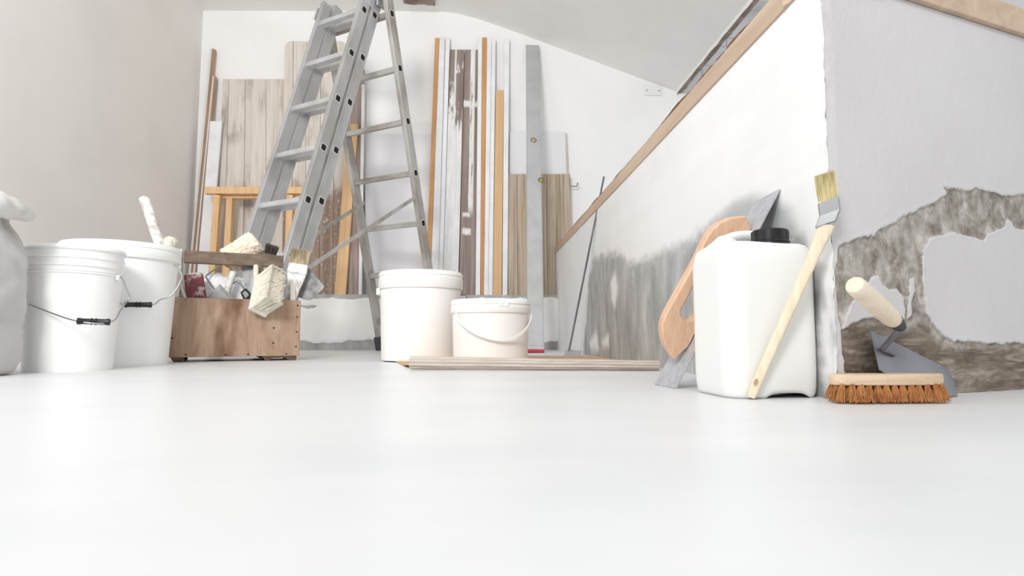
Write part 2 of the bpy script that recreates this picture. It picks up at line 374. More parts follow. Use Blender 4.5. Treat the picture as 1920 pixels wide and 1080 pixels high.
# the hole broken in the flat ceiling: bare lath with a ragged plaster lip
pc = at(790, 2, 4.22)
bm = B()
ring = [(-.11+.22*i/9+random.uniform(-.006, .006), .02+random.uniform(-.012, .012)) for i in range(10)]
ring += [(.11-.22*i/9+random.uniform(-.006, .006), -.22+random.uniform(-.01, .01)) for i in range(10)]
prism(bm, [(x-.08, y) for x, y in ring], 0, .012, Matrix.Translation((pc.x+.08, 3.935, 2.519)) @ Matrix.Rotation(math.radians(90), 4, 'X') @ Matrix.Rotation(math.radians(2), 4, 'Y'))
struct('trim_5', bm, M['beam'])
# beam under the end of the slope, broken plaster along its arris
bm = B(); nseg = 60; rows = []
for i in range(nseg+1):
    y = 1.0+(YB-1.0)*i/nseg; j = lambda s: .006*noise.noise((y*9, s, 3))
    rows.append([bm.verts.new((1.485+j(1), y, 2.02)), bm.verts.new((1.492+j(2), y, 1.955+j(5))), bm.verts.new((1.499+j(3), y, 1.938+j(4))), bm.verts.new((1.540+j(6), y, 1.944+j(7))), bm.verts.new((1.545, y, 2.6)), bm.verts.new((1.485, y, 2.6))])
for r0, r1 in zip(rows, rows[1:]):
    for k in range(6): bm.faces.new((r0[k], r0[(k+1) % 6], r1[(k+1) % 6], r1[k])).material_index = int(k in (0, 1, 5))
struct('trim_4', bm, [M['beam'], M['ceiling']])
bm = B(); box(bm, (2.45, 4.22, 2.66), (1.8, .20, .08)); struct('ceiling_far', bm, M['white_wall'])
bm = B(); box(bm, (3.35, 2.6, 1.4), (.1, 3.5, 2.8)); struct('wall_far', bm, M['white_wall'])
# wall tiles of the wet room beyond, each a piece on the back wall
bm = B(); box(bm, (2.45, YB-.004, 2.27), (1.70, .008, .64)); g_ = obj('grout_bed', bm, M['grout'], wall_back)
rows_z = [at(1300, y, YB).z for y in (174, 123.5, 87, 71, 12.8)]; proto = None
for j in range(4):
    z0, z1 = rows_z[j]+.0015, rows_z[j+1]-.0015; x0 = at(1315.6, 137, YB).x-.30 if j < 2 else 1.50; ww = .30 if j < 2 else .40
    for i in range(6):
        a, b = x0+ww*i, x0+ww*(i+1)-.003
        a = max(a, 1.55)
        if b > 3.29 or b-a < .02: continue
        bm = B(); box(bm, ((a+b)/2, YB-.010, (z0+z1)/2), (b-a, .008, z1-z0), .0015); obj('tile', bm, M['tile'], wall_back)
# plinth along the foot of the back wall
us = np.arange(XL, XP+.012, .012); zs = np.arange(0, LZ+.006, .0085)
U, Z = np.meshgrid(us, zs, indexing='ij'); fn_ = fnoise(U, Z, 9, 1.0)
d = np.maximum(Z-.355-.02*fn_, .062+.035*np.sin(U*9+1.2)*.4-Z+.018*fn_)
blob = sdf(U, Z, [(-1.25, .31), (-1.19, .30), (-1.1, .302), (-1.17, .285)]); d = np.maximum(d, blob+.004)
def pl(U, Z):
    y = YP+.004*np.clip(d*80, -1, 1)+.003*fn_
    return np.stack([U, y, np.minimum(Z, LZ)], -1)
o = gridmesh('trim_1', us, zs, pl, {'mask': d, 'smudge': np.maximum(.03-Z, U-.42-Z*.6-.12)-.03, 'low': np.full(U.shape, -1.)}, stainwall('plinth_plaster', (248, 247, 245), [(.3, (150, 150, 148)), (.5, (176, 176, 174)), (.7, (196, 196, 193))], edge=.012))
bm = bmesh.new(); bm.from_mesh(o.data); lay = len(us); 
box(bm, ((XL+XP)/2, (YP+YB)/2+.006, LZ/2), (XP-XL, YB-YP-.006, LZ-.0005)); bm.to_mesh(o.data); bm.free()

# low wall on the right: long face with a cement patch
def Pz(px, py): p = atX(px, py, XP); return (p.y, p.z)
patch = [Pz(*p) for p in [(1099, 600), (1104, 518), (1112, 489), (1135, 475), (1160, 472), (1172, 481), (1175, 493), (1202, 491), (1235, 477), (1260, 466), (1285, 456), (1302, 443), (1327, 428), (1340, 418), (1370, 440), (1440, 450), (1500, 450), (1530, 520), (1540, 640), (1545, 700)]] + [(.9, -.05), (3.1, -.05), (3.1, .06)]
pale = [Pz(*p) for p in [(1310, 440), (1335, 412), (1352, 393), (1377, 370), (1410, 358), (1440, 362), (1477, 381), (1497, 402), (1502, 422), (1495, 470), (1300, 480)]]
us = np.concatenate([np.arange(.884, 1.6, .0055), np.arange(1.6, 4.27, .013)]); zs = np.linspace(0, WH, 118)
U, Z = np.meshgrid(us, zs, indexing='ij'); k = .35+.65*np.clip((U-.9)/1.6, 0, 1)
n1 = fnoise(U/np.maximum(k, .3)*.6, Z*1.0, 16, 2.0); n2 = fnoise(U, Z, 45, 5.0)
d = sdf(U, Z, patch)+.022*n1+.010*n2
dp = sdf(U, Z, pale)+.016*n1
holes = np.maximum(np.maximum(sdf(U, Z, [Pz(*p) for p in [(1145, 530), (1153, 512), (1158, 540), (1152, 575), (1147, 560)]]), sdf(U, Z, [Pz(*p) for p in [(1105, 640), (1118, 622), (1122, 655), (1108, 660)]])), sdf(U, Z, [Pz(*p) for p in [(1128, 640), (1140, 632), (1140, 648), (1130, 650)]]))
d = np.minimum(d, -holes-.002)
sm = np.maximum(.02-(U-.884)*.5-np.maximum(Z-.10, 0)*.6, -1)
t_ = M['partition'] = stainwall('partition_plaster', (238, 238, 238), [(.28, (140, 140, 139)), (.5, (172, 172, 171)), (.72, (204, 204, 203))], 22, (16, 9, 3.5), .022, soft=.022)
# the thin grey wash above the patch
nt = t_.node_tree; base = nt.nodes['Principled BSDF'].inputs['Base Color'].links[0].from_socket
a_ = nt.nodes.new('ShaderNodeAttribute'); a_.attribute_name = 'wash'; mr = nt.nodes.new('ShaderNodeMapRange'); mr.interpolation_type = 'SMOOTHSTEP'
mr.inputs[1].default_value = -.012; mr.inputs[2].default_value = .03; mr.inputs[4].default_value = .8; nt.links.new(a_.outputs['Fac'], mr.inputs[0])
mx = nt.nodes.new('ShaderNodeMix'); mx.data_type = 'RGBA'; mx.blend_type = 'MULTIPLY'; mx.inputs[7].default_value = lin((178, 180, 181)); nt.links.new(mr.outputs[0], mx.inputs[0]); nt.links.new(base, mx.inputs[6]); nt.links.new(mx.outputs[2], nt.nodes['Principled BSDF'].inputs['Base Color'])
def pw(U, Z):
    x = XP+.0012*np.clip(d*60, -1, 1)+.0012*n1-.0015*np.clip((.905-U)/.02, 0, 1)*np.clip(n2*2, -1, 1)
    return np.stack([x, U, Z], -1)
wr = gridmesh('wall_right', us, zs, pw, {'mask': d, 'smudge': sm, 'wash': np.where(d < 0, dp, -1), 'low': np.full(U.shape, -1.)}, t_)
bm = bmesh.new(); bm.from_mesh(wr.data); box(bm, (XP+.058, (.96+YB)/2, WH/2), (.10, YB-.96, WH)); bm.to_mesh(wr.data); bm.free()
# short return facing the camera, plaster fallen off
CO = V((XP, .884, 0)); RD = V((.9458, .3247, 0)); RN = V((.3247, -.9458, 0))
def Rs(px, py): p = atP(px, py, CO, RN); return ((p-CO).dot(RD), p.z)
outer = [Rs(*p) for p in [(1566, 470), (1574, 458), (1590, 455), (1602, 448), (1640, 440), (1660, 424), (1688, 411), (1715, 396), (1742, 381), (1764, 372), (1774, 362), (1769, 349), (1788, 351), (1808, 357), (1830, 352), (1852, 358), (1880, 366), (1920, 364), (2100, 370)]] + [(.85, .22), (1.05, .19), (1.4, .2), (1.4, -.05), (-.05, -.05), (-.05, .2)]
big = [Rs(*p) for p in [(1731, 470), (1745, 447), (1760, 440), (1790, 435), (1808, 441), (1845, 452), (1850, 441), (1884, 426), (1890, 413), (1898, 416), (1902, 426), (1920, 430), (2100, 430), (2100, 640), (1920, 642), (1880, 645), (1820, 640), (1790, 640), (1771, 630), (1752, 610), (1739, 590), (1734, 560), (1730, 520)]]
small = [Rs(*p) for p in [(1581, 617), (1586, 595), (1595, 572), (1610, 552), (1628, 536), (1634, 520), (1648, 516), (1655, 531), (1668, 541), (1682, 543), (1694, 558), (1699, 580), (1698, 600), (1680, 601), (1655, 597), (1625, 598), (1600, 606)]]
sliv = [Rs(*p) for p in [(1705, 524), (1713, 522), (1717, 545), (1711, 555), (1712, 590), (1702, 605), (1700, 580), (1706, 550)]]
edge_ = [Rs(*p) for p in [(1560, 300), (1574, 465), (1566, 520), (1576, 600), (1586, 700), (1586, 720), (1572, 745), (1540, 745), (1540, 300)]]
lowp = [Rs(*p) for p in [(1575, 640), (1590, 615), (1620, 602), (1690, 606), (1705, 620), (1735, 600), (1760, 640), (1800, 650), (1920, 648), (2100, 648)]] + [(.9, .10), (1.4, .12), (1.4, -.05), (-.05, -.05)]
us = np.concatenate([np.arange(0, .56, .0026), np.arange(.56, 1.3, .008)]); zs = np.linspace(0, WH, 262)
U, Z = np.meshgrid(us, zs, indexing='ij')
n1 = fnoise(U, Z, 38, 3.0, 5); n2 = fnoise(U, Z, 120, 8.0, 3)
d = sdf(U, Z, outer)+.0055*n1+.0016*n2
for p in (big, small, sliv, edge_): d = np.minimum(d, -(sdf(U, Z, p)+.0035*n1+.0012*n2))
dl = sdf(U, Z, lowp)+.004*n1
def rp(U, Z):
    off = np.where(d > 0, -.0035, 0)*np.clip(np.abs(d)*600, 0, 1)+.0016*n1*np.where(d > 0, 1.2, .08)+np.where(d > 0, .0006, .00008)*n2
    off = off+.0005*np.exp(-((d+.003)/.003)**2)-np.where(U < .02, (1-U/.02)*.0025*(1+n1), 0)
    return np.stack([CO.x+RD.x*U+RN.x*off, CO.y+RD.y*U+RN.y*off, Z], -1)
M['return'] = stainwall('return_plaster', (208, 205, 205), [(.30, (96, 88, 79)), (.47, (150, 143, 133)), (.66, (194, 189, 182))], 60, (30, 30, 22), .004,
    lowcol=[(.32, (74, 64, 54)), (.5, (124, 111, 97)), (.66, (172, 160, 147))], bump=.6)
wf = gridmesh('wall_front', us, zs, rp, {'mask': d, 'smudge': np.full(U.shape, -1.), 'low': dl}, M['return'])
bm = bmesh.new(); bm.from_mesh(wf.data)
mtx = Matrix(((RD.x, -RN.x, 0, CO.x), (RD.y, -RN.y, 0, CO.y), (0, 0, 1, 0), (0, 0, 0, 1)))
box(bm, (.68, .062, WH/2), (1.24, .10, WH), 0, mtx); bm.to_mesh(wf.data); bm.free()
# wooden caps and the torn board lying behind their front edge
bm = B(); prism(bm, [(XP-.006, .862), (XP+.115, .905), (XP+.115, YB), (XP-.006, YB)], -CZ, -WH, Matrix(((1, 0, 0, 0), (0, 0, 1, 0), (0, -1, 0, 0), (0, 0, 0, 1))), .002)
struct('trim_2', bm, M['cap_wood'])
bm = B(); box(bm, (.66, .045, (CZ+WH)/2+.004), (1.276, .110, CZ-WH+.006), .002, mtx); struct('trim_3', bm, M['cap_wood'])
bm = B(); prof = [(.95, .004), (1.10, .006), (1.16, .017), (1.23, .020), (1.25, .004), (1.30, .006), (1.34, .016), (1.39, .015), (1.44, .009), (1.48, .013), (1.53, .022), (1.58, .024), (1.64, .019), (1.75, .011), (1.95, .009), (2.15, .010), (2.3, .016), (2.36, .009), (2.6, .012), (2.75, .02), (2.9, .010), (3.2, .018), (3.5, .012), (3.9, .010), (4.2, .006)]
pr_ = curve([V((y, h, 0)) for y, h in prof], 5)
prism(bm, [(p.x, CZ+max(.0015, p.y*.5-.001+.002*noise.noise((p.x*40, 0, 0)))) for p in pr_]+[(4.2, CZ-.002), (.95, CZ-.002)], 0, .011, Matrix(((0, 1, 0, XP-.003), (1, 0, 0, 0), (0, 0, 1, 0), (0, 0, 0, 1))))
tag(obj('torn_board', bm, M['torn']), 'torn brown strip of hardboard along top of the low wall cap', 'board')
bm = B(); pk = atX(1378, 80, XP+.045)
for i in range(1): prism(bm, [(-.07, 0), (.06, 0), (.055, .012), (.02, .022), (-.02, .020), (-.05, .012)], -.006, .02, Matrix(((0, 1, 0, XP+.014), (1, 0, 0, pk.y), (0, 0, 1, CZ), (0, 0, 0, 1))), .004)
tag(obj('black_scrap', bm, M['black'], smooth=40.0), 'black scrap lying on the low wall cap near the beam', 'scrap')
# blank switch plate
t = thing('wall_plate', 'white blank electrical cover plate with two screws on back wall', 'cover plate', (1.317, YB, 1.955))
bm = B(); box(bm, (1.317, YB-.005, 1.955), (.132, .010, .074), .003); obj('plate', bm, M['plate'], t)
for s in (-1, 1):
    bm = B(); lathe(bm, [(0, 0), (.0055, 0), (.005, .003), (0, .003)], None, 12, Matrix.Translation((1.317+s*.047, YB-.0095, 1.955)) @ Matrix.Rotation(math.radians(90), 4, 'X')); obj('screw', bm, M['blade_old'], t)

# ------------------------------------------------------------------ boards standing along the back wall
def slab(name, corners, thick, m, parent=None, rnd=(0, 0), hint=None, bev=.0012, jag=0.0, label=None, cat=None, group=None, clear=.002):
    """a board from its four front corners bl, br, tr, tl; thickness goes back from the front face"""
    bl, br, tr, tl = [V(c) for c in corners]
    p0 = (bl+br)/2; p1 = (tl+tr)/2; n = (br-bl).cross(tl-bl).normalized()
    if n.y < 0: n = -n
    fr = frame(p0, p1, n); iv = fr.inverted(); q = [iv @ c for c in (bl, br, tr, tl)]
    poly = [(q[0].x, q[0].z), (q[1].x, q[1].z)]
    def corner(c, r, sx):
        if r <= 0: return [(c.x, c.z)]
        return [(c.x-sx*r*(1-math.cos(a)), c.z-r*(1-math.sin(a))) for a in [math.radians(k*15) for k in range(7)]]
    tr_ = corner(q[2], rnd[1], 1); tl_ = corner(q[3], rnd[0], -1)
    if jag:
        n_ = 5; mid = [(q[2].x+(q[3].x-q[2].x)*i/n_, q[2].z+random.uniform(-jag, jag)) for i in range(1, n_)]
    else: mid = []
    poly += tr_+mid+tl_[::-1]
    bm = B(); prism(bm, poly, 0, thick, None, bev)
    o = obj(name, bm, m, parent, False, fr)
    return tag(o, label, cat, group)
def face4(b, t, Yb, Yt, zb=LZ):
    """corners from pixel columns b=(left, right) at the foot and t=(left, right, row) at the top"""
    zt = lambda x: at(x, t[2], Yt)
    return [xz(b[0], Yb, zb), xz(b[1], Yb, zb), zt(t[1]), zt(t[0])]
def lerp4(c, a, b):
    bl, br, tr, tl = c; return [bl.lerp(br, a), bl.lerp(br, b), tl.lerp(tr, b), tl.lerp(tr, a)]
def panel(name, c, seams, thick, m, label, cat, rnd=(0, 0), gap=.0011, mats=None, gr=None):
    root = thing(name, label, cat, (c[0]+c[1])/2, gr); e = [0]+seams+[1]; wdt = (c[1]-c[0]).length
    for i in range(len(e)-1):
        g = gap/wdt; cc = lerp4(c, e[i]+(g if i else 0), e[i+1]-(g if i < len(e)-2 else 0))
        dz = V((0, random.uniform(0, .0025), 0)); cc = [p+dz for p in cc]
        slab('plank', cc, thick, (mats[i] if mats else m), root, (rnd[0] if i == 0 else 0, rnd[1] if i == len(e)-2 else 0))
    return root
# far left, by the corner: two narrow battens set edge-on, and a white board
def batten(name, bpx, tpx, Yb, Yt, wa, wb, label):
    p0 = xz(bpx, Yb, LZ); p1 = at(tpx[0], tpx[1], Yt); root = thing(name, label, 'batten', p0)
    fr = frame(p0, p1, V((-.64, -.77, 0))); L = (p1-p0).length
    bm = B(); box(bm, (0, 0, L/2), (wb, wa, L), .001); obj('core', bm, M['brown_edge'], root, False, fr)
    bm = B(); box(bm, (0, wa/2+.0012, L/2), (wb, .002, L), .0005); tag(obj('painted_face', bm, M['white_paint'], root, False, fr), 'white painted face')
batten('timber_batten', 356, (400, 93), 4.165, 4.236, .030, .026, 'tall narrow batten with brown edge, nearest the left wall corner')
batten('timber_batten', 363, (403, 144), 4.150, 4.225, .022, .022, 'shorter white batten with brown edge, second from the left wall corner')
slab('white_board', face4((366, 389), (394, 416, 227), 4.10, 4.195), .02, M['white_paint'], label='white painted board left of the weathered plank panel', cat='board')
c = face4((404, 538), (417, 534, 148), 4.188, 4.240)
panel('plank_panel', c, [.10, .37, .70], .022, M['weathered'], 'wide square topped weathered plank panel behind the ladder left side', 'panel')
c = face4((528, 648), (534, 650, 77), 4.156, 4.228)
panel('plank_panel', c, [.14, .35, .58, .80], .024, M['weathered_worn'], 'tall round cornered weathered plank panel behind the ladder rungs', 'panel', rnd=(.05, .05))
slab('plasterboard_sheet', face4((690, 832), (680, 832, 252), 4.215, 4.246), .012, M['board_white'], label='white plasterboard sheet leaning on back wall right of the ladder', cat='board')
slab('grey_plank', face4((651, 676), (659, 683, 130), 4.165, 4.215), .02, M['grey_plank'], label='grey brown plank with paint splashes right of the pine post', cat='plank')
slab('painted_strip', face4((672, 678), (678, 684, 158), 4.148, 4.198), .012, M['white_paint'], jag=.002, label='thin white strip beside the grey brown plank', cat='strip')
slab('pine_plank', face4((627, 648), (651, 671, 232), 4.11, 4.172), .03, M['pine'], label='honey coloured plank leaning behind the ladder brace', cat='plank')
# pine frame of rail and studs, propped in front of the panels
Yf = 4.02; rail0 = at(386, 358, Yf); rail1 = at(600, 358, Yf+.02)
root = thing('stud_panel', 'honey pine frame of one rail and studs in front of weathered panels', 'frame', xz(470, 4.10, LZ))
bm = B(); bar(bm, rail0, rail1, .048, .045, V((0, -1, 0)), .002); obj('rail', bm, M['pine'], root)
bm = B(); bar(bm, rail0+V((.09, .05, -.02)), rail1+V((-.02, .05, -.02)), .045, .045, V((0, -1, 0)), .002); obj('rail', bm, M['pine'], root)
for (xb, xt, dy) in ((396, 408.5, 0), (423, 432.5, .05), (539, 545, 0), (556, 559, .05)):
    q0 = xz(xb, 4.10+dy*.5, LZ); q1 = at(xt, 365.5, Yf+dy)
    bm = B(); bar(bm, q0, q1, .042, .042, V((0, -1, 0)), .002); obj('stud', bm, M['pine'], root)
# the strips in the middle
c1 = face4((797, 806), (816, 823.5, 71), 4.125, 4.222)
r = thing('door_lining', 'left door lining, orange wood edge and two white painted faces', 'door lining', xz(812, 4.13, LZ))
slab('edge', c1, .032, M['orange_wood'], r)
slab('painted_face', face4((806.5, 821), (824, 834.5, 69), 4.128, 4.226), .022, M['white_paint'], r)
slab('painted_lip', face4((821.3, 829), (835.6, 843.6, 69), 4.118, 4.216), .030, M['white_paint'], r)
slab('old_plank', face4((829.5, 858.5), (844, 870.5, 93), 4.132, 4.226), .024, M['painted_old'], label='old brown plank mostly covered in flaking white paint', cat='plank')
slab('old_plank', face4((860.5, 891), (871.5, 896, 93), 4.135, 4.229), .022, M['painted_half'], label='old brown plank with a single white paint stripe', cat='plank')
r = thing('door_lining', 'right door lining, orange wood edge between white painted faces', 'door lining', xz(905, 4.13, LZ))
slab('painted_lip', face4((891.5, 900), (896.5, 904, 70), 4.120, 4.218), .028, M['white_paint'], r)
slab('edge', face4((900.2, 907), (904.3, 913, 70), 4.126, 4.224), .026, M['orange_wood'], r)
slab('painted_face', face4((907.3, 915), (913.3, 921.8, 71), 4.118, 4.216), .030, M['white_paint'], r)
slab('painted_face', face4((915.3, 923.5), (922.2, 929.5, 72), 4.122, 4.219), .028, M['white_paint'], r)
slab('tan_board', face4((924, 940.8), (929.5, 944.3, 169), 4.130, 4.200), .018, M['tan_board'], label='plain tan board shorter than the white strips beside it', cat='board')
slab('white_strip', face4((942, 951.5), (945.5, 955, 72), 4.122, 4.222), .026, M['white_paint'], label='white painted strip right of the plain tan board', cat='strip')
r = thing('insulation_sheet', 'white sheet with a torn cream edge behind the short plank door', 'sheet', xz(1010, 4.22, LZ))
c = face4((953, 1071), (955, 1059, 247), 4.222, 4.238)
slab('sheet', c, .010, M['board_white'], r); slab('torn_edge', [c[1]+V((0, .003, 0)), c[1]+V((.02, .003, 0)), c[2]+V((.016, .003, -.01)), c[2]+V((0, .003, 0))], .008, M['pale_old'], r, jag=.003)
c = face4((953, 1072), (952, 1069, 326), 4.140, 4.195)
r = panel('plank_door', c, [.15, .30, .62, .83], .028, M['old_door'], 'short weathered plank door with an iron hook behind the level', 'door', rnd=(.008, .012))
h = at(1070, 349, 4.205)
bm = B(); tube(bm, curve([h+V((-.02, .01, 0)), h+V((.02, 0, 0)), h+V((.042, -.003, -.002)), h+V((.05, -.003, .012)), h+V((.051, -.003, .026))], 5), [.0045]*21, 8); tag(obj('hook', bm, M['dark_steel'], r, 60.0), 'iron hook')
# big aluminium level: foot on the floor, head against the wall
p0 = xz(1004.5, 3.40, 0.0); p1 = at(998.5, 88, 4.232)
r = thing('spirit_level', 'long grey aluminium spirit level leaning on back wall, red foot', 'spirit level', p0)
fr = frame(p0, p1, V((0, -1, .3))); L = (p1-p0).length
bm = B(); box(bm, (0, 0, L/2+.008), (.098, .026, L-.016), .003); box(bm, (.0, .013, L/2+.01), (.085, .004, L-.06), .001); obj('body', bm, M['level'], r, False, fr)
bm = B(); box(bm, (0, 0, .0085), (.100, .028, .016), .002); tag(obj('end_cap', bm, M['red'], r, False, fr), 'red end cap')
bm = B(); box(bm, (0, 0, L), (.099, .027, .006), .001); obj('end_cap', bm, M['blade_old'], r, False, fr)
def vial(px, py, m, edge):
    d = ray(px, py); n = fr.to_3x3() @ V((0, 1, 0)); o = fr.translation+n*.015; q = CAM+d*((o-CAM).dot(n)/d.dot(n)); l = fr.inverted() @ q
    f2 = fr @ Matrix.Translation((l.x, .015, l.z)) @ Matrix.Rotation(math.radians(-90), 4, 'X')
    bm = B(); lathe(bm, [(.012, -.003), (.021, -.003), (.021, .002), (.017, .004), (.014, .001)], None, 24, f2); a = obj('vial_ring', bm, M['brass'], r, 40.0)
    bm = B(); lathe(bm, [(0, 0), (.013, 0), (.013, .0015), (0, .003)], None, 20, f2); obj('vial', bm, m, a, 40.0)
vial(1000.5, 263, M['vial'], 0); vial(1014.5, 338, M['green_vial'], 1)

# ------------------------------------------------------------------ the ladder
aL, lean, rear = .5571, .302, .2656
U_ = V((math.cos(aL), -math.sin(aL), 0)); V_ = V((math.sin(aL), math.cos(aL), 0)); K = V((0, 0, 1))
PA = V((-1.2400, 2.8548, 0)); WA, RP, TR = .2994, .302, .027
WV = V_*math.sin(lean)+K*math.cos(lean); NV = V_*math.cos(lean)-K*math.sin(lean)
PC_ = V((-.6285, 3.9699, 0)); WC = .4475; W2 = -V_*math.sin(rear)+K*math.cos(rear); N2 = V_*math.cos(rear)+K*math.sin(rear)
lad = thing('ladder', 'grey aluminium folding extension ladder standing open in the room middle', 'ladder', (PA+PC_)/2)
def lrail(p0, p1, hint, m, inner):
    L = (p1-p0).length; fr = frame(p0, p1, hint); bm = B()
    box(bm, (0, 0, L/2), (.027, .062, L), .0022)
    for y in (-.026, .026): box(bm, (0, y, L/2), (.0284, .006, L-.004), .0006)
    return obj('rail', bm, m, lad, False, fr)
def lrung(p0, p1, hint, m, sock=None):
    L = (p1-p0).length; fr = frame(p0, p1, hint); bm = B()
    prof = [(-.016, -.015), (.016, -.015), (.016, .013), (.012, .017), (-.012, .017), (-.016, .013)]
    A = [bm.verts.new((x, y, 0)) for x, y in prof]; Bv = [bm.verts.new((x, y, L)) for x, y in prof]
    for k in range(6): bm.faces.new((A[k], A[(k+1) % 6], Bv[(k+1) % 6], Bv[k]))
    bm.faces.new(A[::-1]); bm.faces.new(Bv)
    for y in (-.005, .005): box(bm, (0.0162, y, L/2), (.001, .002, L))
    rg = obj('rung', bm, m, lad, False, fr)
    for z, sg in ((L, 1), (0, -1)):
        if sock is None or (sock == 1 and sg < 0): continue
        bm = B(); q = [(-.023, -.015), (-.016, -.021), (.016, -.021), (.023, -.015), (.023, .015), (.016, .021), (-.016, .021), (-.023, .015)]
        O = [bm.verts.new((x, y, z+sg*.0015)) for x, y in q]; I = [bm.verts.new((x*.70, y*.70, z+sg*.0022)) for x, y in q]; D = [bm.verts.new((x*.70, y*.70, z-sg*.004)) for x, y in q]; O2 = [bm.verts.new((x, y, z-sg*.001)) for x, y in q]
        for R0, R1 in ((O2, O), (O, I), (I, D)):
            for k in range(8): bm.faces.new((R0[k], R0[(k+1) % 8], R1[(k+1) % 8], R1[k]))
        obj('rung_end', bm, M['socket'], rg, False, fr)
        bm = B(); prism(bm, [(x*.70, y*.70) for x, y in q], z-sg*.004, z+sg*.0013, Matrix(((1, 0, 0, 0), (0, 0, 1, 0), (0, 1, 0, 0), (0, 0, 0, 1)))); obj('painted_rung_hole', bm, M['hole'], rg, False, fr)  # solid black plug, its colour stands for the dark inside the hollow rung
dB = .0787
for sec, off, s0, ss, ms in (('A', 0, 0.02, 2.162, 2.0079), ('B', dB, .27, 2.21, 2.0426)):
    o_ = PA+NV*off
    lrail(o_+WV*s0-U_*TR/2, o_+WV*ss-U_*TR/2, -NV, M['alu'], U_); lrail(o_+WV*s0+U_*(WA+TR/2), o_+WV*ss+U_*(WA+TR/2), -NV, M['alu'], -U_)
    k = 0
    while ms-k*RP > s0+.03:
        z = ms-k*RP; lrung(o_+WV*z-U_*TR, o_+WV*z+U_*(WA+TR), -NV, M['alu_bright'], 1); k += 1
    if sec == 'A':
        for u in (-TR/2, WA+TR/2):
            bm = B(); bar(bm, PA+U_*u+WV*.075-K*.0, PA+U_*u+WV*.004, .034, .07, NV, .004); obj('rubber_foot', bm, M['rubber'], lad)
aw = PC_
lrail(aw+W2*.02-U_*TR/2, aw+W2*2.19-U_*TR/2, -N2, M['alu_old'], U_); lrail(aw+W2*.02+U_*(WC+TR/2), aw+W2*2.19+U_*(WC+TR/2), -N2, M['alu_old'], -U_)
for k in range(7):
    z = 2.0150-k*RP
    if z > .1: lrung(aw+W2*z-U_*TR, aw+W2*z+U_*(WC+TR), -N2, M['alu_old'], 1)
for u in (-TR/2, WC+TR/2):
    bm = B(); bar(bm, aw+U_*u+W2*.10, aw+U_*u+W2*.006, .04, .085, N2, .004); tag(obj('rubber_foot', bm, M['rubber'], lad), 'dark rubber foot')
# diagonal braces, guide sleeves and hinge
def onrail(px, py, p, w, hint_n):                    # the point of a rail's outer face seen at a pixel (plane spanned by w and u)
    return atP(px, py, p, hint_n)
b0 = onrail(577, 503, PA+NV*(dB+.03), WV, NV); b1 = onrail(779, 370, PC_-N2*.03, W2, N2)
bm = B(); bar(bm, b0, b1, .022, .004, U_, .001); tag(obj('brace', bm, M['alu_old'], lad), 'long flat brace to the right rear rail')
b0 = onrail(560, 460, PA+NV*(dB+.03), WV, NV); b1 = onrail(683, 380, PC_-N2*.03, W2, N2)
bm = B(); bar(bm, b0, b1, .022, .004, U_, .001); obj('brace', bm, M['alu_old'], lad)
for u in (WA+TR/2,):
    c_ = PA+U_*u+WV*2.112+NV*(.036)
    fr = frame(c_, c_+WV, -NV); bm = B()
    box(bm, (0, 0, 0), (.036, .140, .085), .004); obj('guide_sleeve', bm, M['alu_bright'], lad, False, fr)
hz = PA+NV*dB+WV*2.172+NV*.02
bm = B(); tube(bm, [hz-U_*.10, hz+U_*(WA+.10)], .009, 12); obj('hinge_rod', bm, M['blade_old'], lad, 40.0)
for u in (-.045, WA+.045):
    bm = B(); box(bm, (0, 0, .0), (.012, .12, .12), .004, frame(hz+U_*u, hz+U_*u+K, V_)); obj('hinge_plate', bm, M['alu_bright'], lad)
bm = B(); bar(bm, PA+U_*(-.042)+WV*2.035-NV*.02, PA+U_*(-.042)+WV*2.12-NV*.02, .012, .03, NV, .003); obj('catch', bm, M['alu_bright'], lad)

# ------------------------------------------------------------------ cardboard sheet with its front edge rolled up
P_ = [atZ(x, y, .0) for x, y in ((722, 668.5), (764, 690.5), (1236, 690.5), (1112, 668.5))]
sh = thing('cardboard_sheet', 'brown cardboard sheet with rolled corrugated front edge under the two middle pails', 'cardboard', (P_[0]+P_[2])/2)
bm = B(); nx, ny = 24, 14; G = []
for i in range(nx+1):
    row = []
    for j in range(ny+1):
        a = P_[0].lerp(P_[3], i/nx); b = P_[1].lerp(P_[2], i/nx); p = a.lerp(b, j/ny)
        lift = .010*max(0, 1-i/2.2)*max(0, 1-abs(j-1)/3.0)+.010*max(0, 1-i/1.5)*max(0, 1-abs(j-ny)/2.0)
        row.append(p+V((0, 0, .004+lift)))
    G.append(row)
top = [[bm.verts.new(p) for p in r] for r in G]; bot = [[bm.verts.new(p-V((0, 0, .0035))) for p in r] for r in G]
for i in range(nx):
    for j in range(ny): bm.faces.new((top[i][j], top[i+1][j], top[i+1][j+1], top[i][j+1])); bm.faces.new((bot[i][j], bot[i][j+1], bot[i+1][j+1], bot[i+1][j]))
for a, b in [((i, 0), (i+1, 0)) for i in range(nx)]+[((i, ny), (i+1, ny)) for i in range(nx)]+[((0, j), (0, j+1)) for j in range(ny)]+[((nx, j), (nx, j+1)) for j in range(ny)]:
    bm.faces.new((top[a[0]][a[1]], top[b[0]][b[1]], bot[b[0]][b[1]], bot[a[0]][a[1]]))
obj('sheet', bm, M['card_brown'], sh)
bm = B(); e0, e1 = atZ(766, 694.5), atZ(1238, 696.0); e0.z = e1.z = 0
ax = (e1-e0).normalized(); back = V((-ax.y, ax.x, 0)); nseg, nr = 40, 220; rings = []
